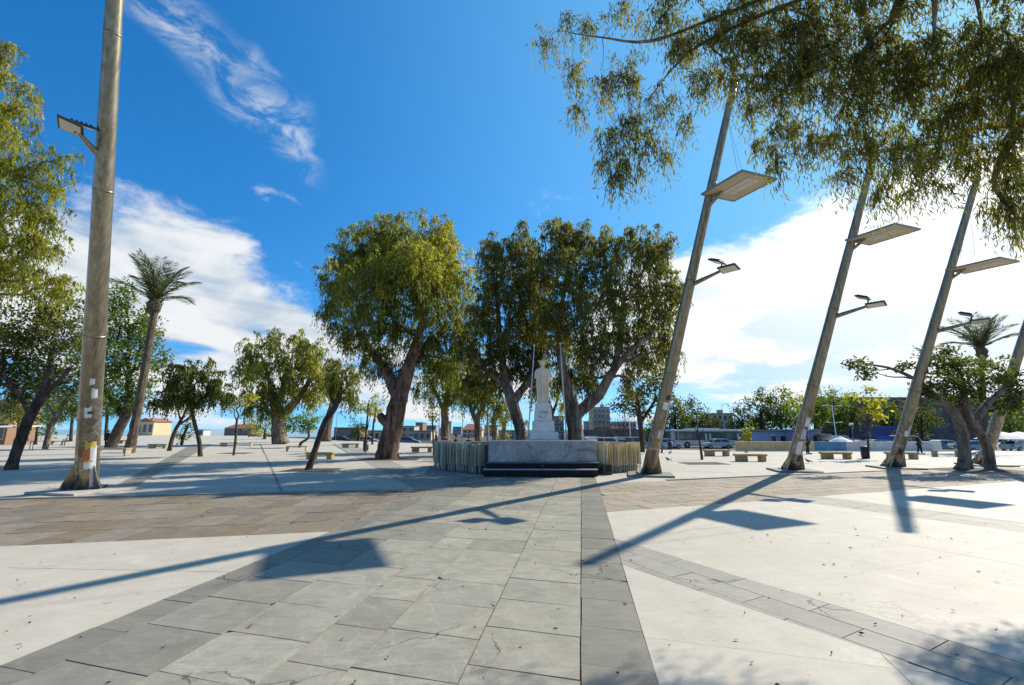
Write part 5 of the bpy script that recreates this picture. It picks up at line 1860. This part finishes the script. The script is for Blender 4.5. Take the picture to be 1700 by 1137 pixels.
wx0, wx1, wx2, wx3 = P(1222, 748, 43.3).x, P(1352, 748, 43.3).x, P(1375, 748, 43.3).x, P(1562, 748, 43.3).x
M['wall_sand'] = simple('sand_wall', (0.62, 0.45, 0.25), 0.85, 0.22, 1.2)
M['wall_white'] = simple('white_wall', (0.62, 0.59, 0.56), 0.8, 0.14, 1.0)
M['wall_blue'] = simple('blue_mural', (0.12, 0.27, 0.40), 0.8, 0.35, 1.2)
parapet(wx0, wx1, 43.3, .80, 'sand-coloured low wall along the plaza edge right of the bus', M['wall_sand'], 6)
parapet(wx1 + .02, wx2 + 1.6, 43.3, .78, 'short blue painted stretch of the low plaza wall', M['wall_blue'], 2)
parapet(wx2 + 1.62, wx3, 43.3, .78, 'whitewashed low wall behind the third leaning mast', M['wall_white'], 8)

# pigeons
PG = simple('pigeon_feathers', (0.07, 0.075, 0.085), 0.6, 0.3, 12)


def pigeon(u, v, rz, label):
    p = G(u, v)
    o = thing('pigeon', label, 'pigeon', p, rz, 'pigeons on the plaza')
    b = MB()
    b.tube([(-.17, 0, .10), (-.09, 0, .13), (0, 0, .155), (.07, 0, .18), (.10, 0, .22), (.12, 0, .265), (.145, 0, .275)], [.012, .05, .075, .062, .036, .03, .010], 10)
    b.build('body', PG, o, True)
    for s in (-1, 1):
        w = MB()
        w.tube([(.05, s * .055, .17), (-.05, s * .065, .15), (-.17, s * .03, .12)], [.02, .035, .006], 6)
        w.build('wing', PG, o, True)
        MB().tube([(.0, s * .03, .10), (.01, s * .03, .0)], [.008, .006], 5).build('leg', M['skin'], o)
    t = MB()
    t.tube([(-.14, 0, .11), (-.26, 0, .085)], [.03, .022], 6)
    t.build('tail', PG, o)


pigeon(1109, 766, 2.4, 'pigeon walking right of the first leaning mast foot')
pigeon(1240, 753, .3, 'pigeon between the two yellowed benches')
pigeon(1342, 769, 2.9, 'pigeon right of the second leaning mast foot')
pigeon(1113, 754, .4, 'tiny pigeon farther back near the dark lamp post')


# ------------------------------------------------------------------ people
def person(u, v, label, top, bottom, facing=0.0, sit=False, h=1.7, Y=None, zb=0.0, hairc=None, stride=.12, arm=.1):
    p = G(u, v) if Y is None else Vector((P(u, v, Y).x, Y, zb))
    o = thing('person', label, 'person', (p.x, p.y, zb), facing)
    k = h / 1.75

    def skin(name, verts, edges, rads, mat, root, sub=2):
        me = bpy.data.meshes.new(name)
        me.from_pydata([Vector(q) * k for q in verts], edges, [])
        ob = bpy.data.objects.new(name, me)
        me.materials.append(mat)
        link(ob, o)
        md = ob.modifiers.new('skin', 'SKIN')
        md.use_smooth_shade = True
        for i, r in enumerate(rads):
            d = me.skin_vertices[0].data[i]
            d.radius = (r[0] * k, r[1] * k) if hasattr(r, '__len__') else (r * k, r * k)
            d.use_root = (i == root)
        sd = ob.modifiers.new('sub', 'SUBSURF')
        sd.levels = sub
        sd.render_levels = sub
        return ob
    dz = -.42 if sit else 0
    hip = (0, 0, .95 + dz)
    if sit:
        legs = [(.10, 0, .52), (.11, -.42, .50), (.11, -.44, .06), (.11, -.56, .035), (-.10, 0, .52), (-.11, -.42, .50), (-.11, -.44, .06), (-.11, -.56, .035)]
    else:
        legs = [(.10, 0, .88), (.11, -stride * .5 - .02, .48), (.11, -stride + .04, .07), (.12, -stride - .12, .035), (-.10, 0, .88), (-.11, stride * .5 - .03, .48), (-.11, stride + .04, .07), (-.12, stride - .11, .035)]
    vts = [hip, (0, 0, 1.15 + dz), (0, 0, 1.38 + dz), (0, 0, 1.50 + dz), (0, -.01, 1.58 + dz), (0, -.02, 1.66 + dz), (0, -.01, 1.73 + dz)] + legs
    arms = []
    for s in (1, -1):
        arms += [(s * .17, 0, 1.40 + dz), (s * .24, .02, 1.14 + dz), (s * .22, -.12 - arm, .94 + dz), (s * .21, -.18 - arm, .87 + dz)]
    vts += arms
    E = [(0, 1), (1, 2), (2, 3), (3, 4), (4, 5), (5, 6), (0, 7), (7, 8), (8, 9), (9, 10), (0, 11), (11, 12), (12, 13), (13, 14), (2, 15), (15, 16), (16, 17), (17, 18), (2, 19), (19, 20), (20, 21), (21, 22)]
    R_ = [(.15, .11), (.145, .10), (.17, .11), .062, .075, .098, .075] + [.085, .06, .04, .035] * 2 + [.06, .045, .035, .03] * 2
    skin('body', vts, E, R_, M['skin'], 0)
    jv = [(0, 0, .90 + dz), (0, 0, 1.15 + dz), (0, 0, 1.38 + dz), (0, 0, 1.47 + dz)] + [a for i, a in enumerate(arms) if i % 4 != 3]
    skin('jacket', jv, [(0, 1), (1, 2), (2, 3), (2, 4), (4, 5), (5, 6), (2, 7), (7, 8), (8, 9)], [(.185, .145), (.18, .14), (.20, .145), .08, .085, .07, .055, .085, .07, .055], top, 0)
    tv = [hip] + [l for i, l in enumerate(legs) if i % 4 != 3]
    skin('trousers', tv, [(0, 1), (1, 2), (2, 3), (0, 4), (4, 5), (5, 6)], [(.165, .13), .105, .082, .062, .105, .082, .062], bottom, 0)
    hm = MB()
    hm.lathe([(.105, -.02), (.112, .04), (.10, .09), (.06, .125), (.01, .135)], 12, (0, .012 * k, (1.655 + dz) * k), k, k * 1.1)
    hm.build('hair', hairc or M['hair'], o, True)
    for s in (1, -1):
        sh = MB()
        q = legs[3] if s == 1 else legs[7]
        sh.bbox((q[0] * k, (q[1] + .04) * k, .045 * k), (.10 * k, .27 * k, .09 * k), .02)
        sh.build('shoe', M['tyre'], o)
    return o


CL = {}
for k, c in dict(red=(.42, .02, .025), black=(.014, .014, .017), navy=(.03, .035, .07), purple=(.16, .12, .22), pink=(.45, .38, .42), jeans=(.05, .07, .12), grey=(.12, .12, .12), white=(.6, .58, .55)).items():
    CL[k] = simple('cloth_' + k, c, 0.9, 0.15, 9)
person(739, 750, 'person in a red jacket and dark cap behind the left folded tables', CL['red'], CL['jeans'], 2.6, Y=30.0)
person(757, 750, 'person in black standing right of the red jacket', CL['black'], CL['black'], 1.2, Y=30.5, h=1.64)
person(778, 750, 'person in black, only hair showing above the folded tables', CL['black'], CL['black'], .4, Y=31.5, h=1.52)
person(723, 750, 'person in dark clothes farther back, left of the red jacket', CL['navy'], CL['black'], 2.0, Y=52, h=1.7)
person(1342, 754, 'person in long black clothes walking by the blue wall, right of the second mast', CL['black'], CL['black'], 1.3, h=1.72)
person(176, 741, 'person in black with a lilac scarf standing right of the left mast', CL['black'], CL['black'], .6, h=1.85)
person(110, 738.5, 'person in pale pink top seated left of the left mast', CL['pink'], CL['grey'], -.7, sit=True)
person(1528, 754, 'small figure in black by the right end of the white wall', CL['black'], CL['black'], 0.5, h=1.6)

# ------------------------------------------------------------------ vehicles
def paint(name, c, rough=.28):
    m, t, bs, out = new_mat(name)
    bs.inputs['Base Color'].default_value = (*c, 1)
    bs.inputs['Roughness'].default_value = rough
    bs.inputs['Coat Weight'].default_value = 0.5
    tc = t.n('ShaderNodeTexCoord')
    n = t.noise(tc.outputs['Object'], 2.5, 5, .6)
    t.l(t.ramp(n, [(.3, tuple(k * .86 for k in c)), (.7, c)]), bs.inputs['Base Color'])
    return m


def car(loc, rz, col, label, kind='hatch', sc=1.0):
    o = thing('parked_car', label, 'car', loc, rz, 'cars parked along the road')
    o.scale = (sc, sc, sc)
    # side profile: x, z ; body lower shell and greenhouse
    if kind == 'van':
        low = [(-2.3, .35), (-2.3, 1.05), (-2.2, 1.15), (1.2, 1.15), (2.1, .95), (2.3, .75), (2.3, .35)]
        gh = [(-2.25, 1.12), (-2.2, 1.95), (-1.9, 2.0), (.6, 2.0), (.9, 1.9), (1.5, 1.12)]
    else:
        low = [(-2.1, .32), (-2.12, .80), (-1.95, .94), (1.0, .94), (1.85, .82), (2.1, .66), (2.12, .32)]
        gh = [(-1.9, .92), (-1.5, 1.40), (-1.1, 1.47), (.1, 1.47), (.45, 1.40), (1.15, .92)]
    W = .86

    def loft(prof, ws, name, mat, par):
        mb = MB()
        n = len(prof)
        vs_ = []
        for s, in_ in ((-1, 0), (1, 0)):
            for i, (x, z) in enumerate(prof):
                vs_.append((x, s * ws[i], z))
        fs = [list(range(n)), [n + i for i in range(n - 1, -1, -1)]]
        for i in range(n):
            j = (i + 1) % n
            fs.append([i, n + i, n + j, j])
        mb.add(vs_, fs)
        return mb.build(name, mat, par)
    body = loft(low, [W, W * 1.0, W * .97, W * .97, W * .95, W * .90, W * .92], 'body', col, o)
    md = body.modifiers.new('b', 'BEVEL')
    md.width = .06
    md.segments = 2
    ws = [W * .95, W * .80, W * .78, W * .78, W * .80, W * .95]
    g = loft(gh, ws, 'cabin', col, o)
    # glass: sides and front/rear panes set proud
    for s in (-1, 1):
        mb = MB()
        pts = [(gh[0][0] + .25, gh[0][1] + .06), (gh[1][0] + .18, gh[1][1] - .08), (gh[2][0] + .1, gh[2][1] - .09), (gh[3][0] - .1, gh[3][1] - .09), (gh[4][0] - .12, gh[4][1] - .07), (gh[5][0] - .22, gh[5][1] + .06)]
        def yy(z):
            z0, z1 = gh[0][1], gh[2][1]
            return s * (W * .95 + (W * .78 - W * .95) * (z - z0) / (z1 - z0) + .006)
        mid = (pts[0][0] + pts[5][0]) / 2
        mb.add([(x, yy(z), z) for x, z in pts], [list(range(6)) if s < 0 else list(range(5, -1, -1))])
        mb.build('side_window', M['glass'], o)
        pb = MB()
        pb.box((mid, s * W * .875, (gh[0][1] + gh[2][1]) / 2), (.07, .03, gh[2][1] - gh[0][1] - .08), Euler((s * .18, 0, 0)).to_matrix())
        pb.build('pillar', col, o)
    for nm, i, j, d in (('windscreen', 4, 5, 1), ('rear_window', 0, 1, -1)):
        mb = MB()
        (xa, za), (xb, zb_) = gh[i], gh[j]
        a = Vector((xa, 0, za)).lerp(Vector((xb, 0, zb_)), .1)
        b = Vector((xa, 0, za)).lerp(Vector((xb, 0, zb_)), .9)
        nn = Vector((zb_ - za, 0, -(xb - xa))).normalized() * .006
        if nn.x * d < 0:
            nn = -nn
        wa, wb = ws[i] * .9, ws[j] * .9
        mb.add([a + nn + Vector((0, -wa, 0)), a + nn + Vector((0, wa, 0)), b + nn + Vector((0, wb, 0)), b + nn + Vector((0, -wb, 0))], [(0, 1, 2, 3)])
        mb.build(nm, M['glass'], o)
    fx = low[-1][0]
    for s in (-1, 1):
        for x in (-1.3, 1.3):
            wl = MB()
            wl.tube([(x, s * .70, .31), (x, s * .88, .31)], [.31, .31], 18)
            wo = wl.build('wheel', M['tyre'], o)
            rm = MB()
            rm.tube([(x, s * .875, .31), (x, s * .895, .31)], [.19, .18], 12)
            rm.build('rim', M['rim'], wo)
        MB().bbox((fx - .06, s * .62, .66), (.12, .34, .13), .03).build('headlight', M['globe'], o)
        MB().bbox((-fx + .04, s * .66, .76), (.10, .26, .16), .03).build('tail_light', CL['red'], o)
    return o


CP_ = {k: paint('car_' + k, c) for k, c in dict(white=(.65, .65, .64), silver=(.36, .38, .40), blue=(.09, .13, .20), black=(.02, .02, .022), grey=(.16, .17, .18), teal=(.14, .22, .25), cream=(.5, .46, .38), green=(.03, .13, .10), red=(.35, .04, .03)).items()}
RZ = -0.85


def put_car(u, Y, rz, col, label, kind='hatch', zb=RZ):
    car((P(u, 735, Y).x, Y, zb), rz, CP_[col], label, kind)


put_car(678, 84, 0.05, 'blue', 'blue-grey car right of the big eucalyptus trunk')
put_car(612, 88, 0.0, 'silver', 'silver car behind the sapling pair')
put_car(568, 92, 0.1, 'black', 'dark car right of the reddish trunk')
put_car(424, 132, 0.0, 'black', 'long dark car left of the pale-trunked eucalyptus')
put_car(448, 136, 0.0, 'blue', 'dark blue car just left of the pale-trunked eucalyptus')
put_car(980, 56, .1, 'white', 'white car roof showing right of the twin-stemmed eucalyptus', 'van')
put_car(1006, 50, .05, 'white', 'white car behind the left part of the cream tables', 'van')
put_car(1052, 52, .0, 'silver', 'silver car behind the right part of the cream tables', 'van')
put_car(1108, 69, .1, 'white', 'white car left of the bus')
put_car(1190, 69, 3.1, 'white', 'white car at the bus doors')
put_car(1393, 62, .3, 'white', 'white van right of the blue wall', 'van')
put_car(1418, 66, .1, 'white', 'white car behind the litter bin, left')
put_car(1432, 58, .2, 'silver', 'silver car behind the yellow-green sapling')
put_car(1462, 62, -.1, 'white', 'white car below the blue awning')
put_car(1508, 64, .2, 'white', 'white van right of the third leaning mast', 'van')
put_car(1548, 52, .15, 'teal', 'pale teal car left of the ficus trunks')
put_car(1570, 60, .0, 'white', 'white car farther behind the ficus trunks')
put_car(1618, 58, .1, 'silver', 'silver car seen between the ficus trunks')
put_car(1690, 60, .2, 'white', 'white car at the right edge')
put_car(10, 64, .0, 'black', 'black car at the left edge under the yellow shop front', 'van', 0.0)


def bus():
    Y = 72.0
    x0, x1 = P(1114, 735, Y).x, P(1236, 735, Y).x
    L = x1 - x0
    o = thing('bus', 'white and dark green city bus parked beyond the plaza', 'bus', (x0, Y, RZ))
    BW = paint('bus_white', (.56, .58, .55))
    BG = paint('bus_green', (.015, .085, .065))
    H = 2.85
    MB().bbox((L / 2, 1.25, .30 + .45), (L, 2.5, .90), .08).build('lower_body', BW, o)
    MB().bbox((L / 2, 1.25, 1.85), (L - .06, 2.42, 1.35), .10).build('upper_body', BG, o)
    MB().bbox((L / 2, 1.25, H - .2), (L + .02, 2.5, .35), .10).build('roof', BW, o)
    MB().bbox((L * .47, 1.25, H + .06), (L * .42, 1.8, .22), .06).build('roof_unit', BW, o)
    MB().bbox((.35, -.012, 1.75), (.70, .05, 1.35), .02).build('rear_panel', paint('bus_pale', (.35, .42, .40)), o)
    gl_ = glass_mat('bus_glass', (.05, .07, .075), .1)
    wx = [(.11, .20), (.21, .30), (.31, .385), (.57, .64), (.75, .83)]
    for a, b in wx:
        MB().bbox(((a + b) / 2 * L, -.0, 1.75), ((b - a) * L, .10, .95), .02).build('window', gl_, o)
    for a, b in ((.46, .505), (.515, .56), (.895, .945)):
        d = MB().bbox(((a + b) / 2 * L, -.01, 1.30), ((b - a) * L, .10, 2.0), .02).build('door', BG, o)
        MB().bbox(((a + b) / 2 * L, -.065, 1.45), ((b - a) * L * .62, .02, 1.5), .02).build('door_glass', M['lens'], d)
    MB().bbox((.105 * L, -.012, 1.75), (.10, .06, 1.4), .01).build('pillar', BW, o)
    for xw in (.22, .80):
        w = MB().tube([(xw * L, -.02, .46), (xw * L, .30, .46)], [.48, .48], 20).build('wheel', M['tyre'], o)
        MB().tube([(xw * L, -.035, .46), (xw * L, .0, .46)], [.26, .26], 14).build('rim', M['rim'], w)
    MB().bbox((L + .01, 1.25, 1.75), (.06, 2.2, 1.3), .02).build('windscreen', gl_, o)
    for y in (.35, 2.15):
        MB().bbox((L + .0, y, .75), (.08, .35, .22), .03).build('headlight', M['globe'], o)
    MB().tube([(L - .1, -.05, 2.2), (L + .1, -.28, 2.1), (L + .1, -.28, 1.75)], [.025, .025, .06], 6).build('mirror', M['dark_metal'], o)


bus()

# ================================================================== BUILDINGS BEYOND THE PLAZA
def wallm(name, c):
    return simple(name, c, 0.85, 0.10, 0.35)


WM = {k: wallm('plaster_' + k, c) for k, c in dict(cream=(.62, .49, .28), white=(.62, .60, .56), beige=(.46, .38, .28), grey=(.30, .30, .31), ochre=(.50, .36, .14), brown=(.26, .15, .10), blue=(.33, .40, .55),
                                                   lilac=(.34, .31, .42), pink=(.36, .27, .24), darkgrey=(.13, .14, .15), yellow=(.62, .46, .13)).items()}
WM['roof_red'] = simple('roof_tile', (.30, .12, .08), .85, .2, 2)
WM['roof_grey'] = simple('flat_roof', (.22, .21, .20), .9, .15, 2)
M['far_glass'] = glass_mat('dark_window', (.035, .04, .05), .15)


def building(u0, u1, vtop, Y, wall, label, zb=RZ, depth=8.0, floors=2, bays=4, roof='flat', name='building', winw=.55, balcony=False, rz=0.0, vis_from=None, cat='building', arch=False):
    a, b = P(u0, vtop, Y), P(u1, vtop, Y)
    W = b.x - a.x
    H = a.z - zb
    o = thing(name, label, cat, (a.x, Y, zb), rz)
    MB().box((W / 2, depth / 2, H / 2), (W, depth, H)).build('wall', wall, o)
    if roof == 'flat':
        r = MB().bbox((W / 2, depth / 2, H + .12), (W + .3, depth + .3, .25), .02).build('roof', WM['roof_grey'], o)
        if H > 6:
            MB().bbox((W * .7, depth / 2, H + .75), (W * .18, 2.0, 1.1), .02).build('roof_hut', wall, r)
    elif roof == 'gable':
        mb = MB()
        e = .35
        rise = W * .22
        vs_ = [(-e, -e, H), (W + e, -e, H), (W / 2, -e, H + rise), (-e, depth + e, H), (W + e, depth + e, H), (W / 2, depth + e, H + rise)]
        mb.add(vs_, [(0, 1, 2), (5, 4, 3), (0, 2, 5, 3), (1, 4, 5, 2), (0, 3, 4, 1)])
        mb.build('roof', WM['roof_red'], o)
    elif roof == 'hip':
        mb = MB()
        e = .4
        vs_ = [(-e, -e, H), (W + e, -e, H), (W + e, depth + e, H), (-e, depth + e, H), (W * .2, depth / 2, H + depth * .25), (W * .8, depth / 2, H + depth * .25)]
        mb.add(vs_, [(0, 1, 5, 4), (1, 2, 5), (2, 3, 4, 5), (3, 0, 4), (3, 2, 1, 0)])
        mb.build('roof', WM['roof_red'], o)
    fh = H / floors
    bw = W / bays
    for f in range(floors):
        for k in range(bays):
            cx, cz = (k + .5) * bw, (f + .52) * fh
            ww, wh = bw * winw, fh * (.55 if not arch else .7)
            fr = MB().box((cx, -.02, cz), (ww + .16, .08, wh + .16)).build('window', WM['white'] if wall is not WM['white'] else WM['grey'], o)
            MB().box((cx, -.05, cz), (ww, .06, wh)).build('pane', M['far_glass'], fr)
        if balcony and f > 0:
            bl = MB().box((W / 2, -.6, f * fh), (W * .96, 1.2, .16)).build('balcony', WM['white'], o)
            MB().box((W / 2, -1.17, f * fh + .55), (W * .96, .06, .9)).build('railing', WM['grey'], bl)
    return o


building(228, 256, 700, 150, WM['cream'], 'cream gabled pavilion by the sea left of the forked tree', zb=0, depth=8, floors=1, bays=3, roof='gable', name='pavilion', winw=.6)
building(373, 418, 711, 168, WM['brown'], 'red-brown arcaded kiosk on the seafront left of the pale-trunked eucalyptus', zb=-.3, depth=6, floors=1, bays=5, roof='hip', name='kiosk', winw=.6, arch=True)
building(328, 338, 714, 166, WM['white'], 'tiny white hut on the seafront', zb=-.3, depth=4, floors=1, bays=1, name='hut')
building(-60, 22, 666, 62, WM['brown'], 'dark shop with a yellow fascia at the left edge behind the trees', zb=0, depth=4, floors=2, bays=4, name='shop')
fsc = bpy.context.scene.objects['shop']
MB().box((3.9, -.25, 3.3), (8.2, .4, 1.2)).build('fascia', WM['yellow'], fsc)
sh = thing('awning', 'white awning under the yellow shop front at the left edge', 'awning', (P(10, 700, 60.5).x, 60.6, 0))
MB().box((0, 0, 2.35), (7.5, 2.2, .12), Euler((.12, 0, 0)).to_matrix()).build('canopy', WM['white'], sh)
for x in (-3.6, 0, 3.6):
    MB().tube([(x, -.95, 0), (x, -.95, 2.25)], [.05, .05], 6).build('post', M['grey_metal'], sh)
building(555, 594, 711, 112, WM['brown'], 'low brown and cream building behind the dark car', floors=1, bays=4, name='low_building')
building(594, 640, 716, 125, WM['cream'], 'low cream building behind the sapling pair', floors=1, bays=5, name='low_building')
building(655, 688, 708, 150, WM['beige'], 'beige house behind the blue-grey car', floors=2, bays=3, roof='flat', name='house')
building(686, 716, 716, 118, WM['beige'], 'long sandy low building right of the blue-grey car', floors=1, bays=3, name='low_building')
building(690, 702, 702, 175, WM['brown'], 'small brown upper house on the rise, left of the slim sapling', floors=3, bays=2, name='house')
building(704, 724, 707, 185, WM['grey'], 'grey house behind the slim sapling', floors=3, bays=3, name='house')
building(726, 742, 711, 200, WM['white'], 'white house behind the red jacket', floors=2, bays=3, name='house')
building(745, 749, 700, 330, WM['grey'], 'thin distant tower left of the monument', floors=6, bays=1, name='tower', depth=6)
building(752, 766, 709, 240, WM['grey'], 'distant grey block left of the lamp post', floors=3, bays=3, name='house')
building(768, 800, 713, 160, WM['cream'], 'pale houses behind the left trunks', floors=2, bays=4, roof='hip', name='house')
building(804, 826, 706, 190, WM['white'], 'white house behind the twin-globe lamp post', floors=3, bays=3, name='house')
building(828, 872, 716, 105, WM['lilac'], 'low violet-grey building behind the slender eucalyptus', floors=1, bays=5, name='low_building')
building(892, 936, 692, 115, WM['darkgrey'], 'dark glass-fronted building right of the pedestal', floors=3, bays=6, name='office_building', winw=.8)
building(984, 1012, 677, 145, WM['cream'], 'cream apartment block with balconies right of the twin-stemmed eucalyptus', floors=5, bays=4, balcony=True, name='apartment_block')
building(974, 984, 700, 170, WM['grey'], 'grey house left of the balconied apartment block', floors=3, bays=1, name='house')
building(1012, 1056, 701, 150, WM['white'], 'pale long building behind the bare shrubs', floors=3, bays=7, name='apartment_block')
building(1182, 1216, 687, 130, WM['beige'], 'beige arched house above the bus', floors=2, bays=4, name='house', arch=True)
building(1184, 1212, 697, 112, WM['blue'], 'pale blue house just above the bus roof', floors=2, bays=3, name='house')
building(1274, 1306, 717, 60, WM['blue'], 'small pale blue kiosk behind the sand-coloured wall', floors=1, bays=2, depth=4, name='kiosk')
building(1326, 1362, 716, 57, WM['lilac'], 'violet-grey kiosk right of the second leaning mast', floors=1, bays=2, depth=4, name='kiosk')
building(1364, 1378, 724, 56, WM['pink'], 'small brick-coloured hut right of the violet kiosk', floors=1, bays=1, depth=3, name='hut')


# stone rampart: courses of blocks in relief on its face
def rampart(u0, u1, vt, Y, label, mat, cw=2.6, ch=1.15, zb=RZ, name='rampart_wall'):
    a, b = P(u0, vt, Y), P(u1, vt, Y)
    W, H = b.x - a.x, a.z - zb
    o = thing(name, label, 'wall', (a.x, Y, zb))
    MB().box((W / 2, 1.5, H / 2), (W, 3, H)).build('core', M['joint'], o)
    n = max(2, int(H / ch))
    for r in range(n):
        z0, z1 = H * r / n, H * (r + 1) / n
        x = -cw * .5 * (r % 2)
        while x < W:
            x1 = min(x + cw, W)
            xs = max(x, 0)
            if x1 - xs > .2:
                MB().box(((xs + x1) / 2, -.05 - random.uniform(0, .06), (z0 + z1) / 2), (x1 - xs - .06, .16, z1 - z0 - .05)).build('stone', mat, o)
            x += cw
    MB().box((W / 2, 1.5, H + .2), (W + .4, 3.3, .4)).build('coping', mat, o)


M['rampart'] = simple('rampart_stone', (.155, .130, .120), .9, .25, .8, rnd=.2)
M['retaining'] = simple('retaining_stone', (.22, .165, .145), .9, .25, .8, rnd=.15)
rampart(1362, 1760, 662, 112, 'dark stone rampart behind the parked cars on the right', M['rampart'], 5.5, 1.9)
rampart(960, 1362, 716, 100, 'low reddish retaining wall running behind the bus', M['retaining'], 4.2, 1.2, name='retaining_wall')


def canopy(u, v, Y, w, d, h, label, mat, kind):
    p = P(u, v, Y)
    o = thing('awning' if kind == 'lean' else 'parasol', label, 'awning' if kind == 'lean' else 'parasol', (p.x, Y, RZ))
    if kind == 'lean':
        MB().box((0, 0, h), (w, d, .10), Euler((-.5, 0, 0)).to_matrix()).build('canopy', mat, o)
        MB().box((0, -d * .44, h - .95 * d * .24 - .25), (w, .05, .5)).build('valance', mat, o)
        for x in (-w / 2 + .1, w / 2 - .1):
            MB().tube([(x, 0, 0), (x, 0, h)], [.05, .05], 6).build('post', M['grey_metal'], o)
    else:
        MB().lathe([(w / 2, h), (w * .3, h + .35), (.05, h + .7)], 8).build('canopy', mat, o)
        MB().tube([(0, 0, 0), (0, 0, h + .6)], [.05, .04], 6).build('post', M['grey_metal'], o)


CLB = simple('blue_canvas', (.05, .10, .42), .8, .15, 2)
CLW = simple('white_canvas', (.68, .67, .66), .8, .08, 2)
canopy(1462, 716, 58, 3.0, 2.4, 2.6, 'bright blue awning left of the third leaning mast', CLB, 'lean')
canopy(1662, 714, 46, 4.2, 3, 1.9, 'white parasol right of the ficus trunks', CLW, 'para')
canopy(1690, 716, 50, 4.0, 3, 1.9, 'white parasol at the right edge', CLW, 'para')
canopy(1395, 728, 55, 2.8, 3, 1.3, 'white pointed stall cover right of the blue wall', CLW, 'para')


# ================================================================== FALLEN LEAVES AND LITTER
def fallen_leaves():
    n = 420
    r = RNG.random(n)
    Yv = 3.0 + 24 * RNG.random(n) ** 1.6
    Xv = (RNG.random(n) * 2 - 1) * Yv * 1.25
    keep = np.ones(n, bool)
    pos = np.stack([Xv, Yv, np.full(n, 0.012)], 1)[keep]
    th = RNG.uniform(0, 2 * PI, len(pos))
    dirs = np.stack([np.cos(th), np.sin(th), RNG.uniform(-.02, .35, len(pos))], 1)
    o = leaves_mesh('fallen_leaves', pos, dirs, RNG.uniform(.03, .085, len(pos)), RNG.uniform(.010, .024, len(pos)), RNG.random(len(pos)), M['litter'], None)
    o['kind'] = 'stuff'
    o['label'] = 'dry brown leaves scattered over the paving'


M['litter'] = leaf_mat('dry_leaf', (0.030, 0.022, 0.014), (0.085, 0.058, 0.030), (0.20, 0.15, 0.08), 0.1)
fallen_leaves()

# more planting behind the left-hand trees
for u, v, rx, ry, lm, Y, nm in ((118, 672, 34, 36, 'leaf_dark', 78, 'dark bushy tree filling the gap behind the left mast'), (176, 668, 30, 36, 'leaf_green', 84, 'green bushy tree behind the person in black, left of the palm'),
                                (30, 676, 34, 34, 'leaf_dark', 58, 'dark bushy tree in front of the yellow fascia at the left edge'), (78, 680, 28, 30, 'leaf_green', 82, 'low green tree left of the left mast, far back')):
    px_tree('bushy_tree', nm, Y, [[(u, 728, 3.5), (u + 2, v + ry * .5, 3), (u, v, 2)]],
            [(u, v, rx, ry * .7, 0), (u - rx * .5, v + ry * .35, rx * .6, ry * .5, 0), (u + rx * .5, v + ry * .3, rx * .6, ry * .5, 0), (u, v - ry * .5, rx * .6, ry * .5, 0)],
            M[lm], M['bark_dark'], style='ball', density=1.3, leaf_len=0.42, leaf_w=0.19, tint_spread=0.2, topsun=0.12, group='bushy trees behind the left mast', twigs=2)
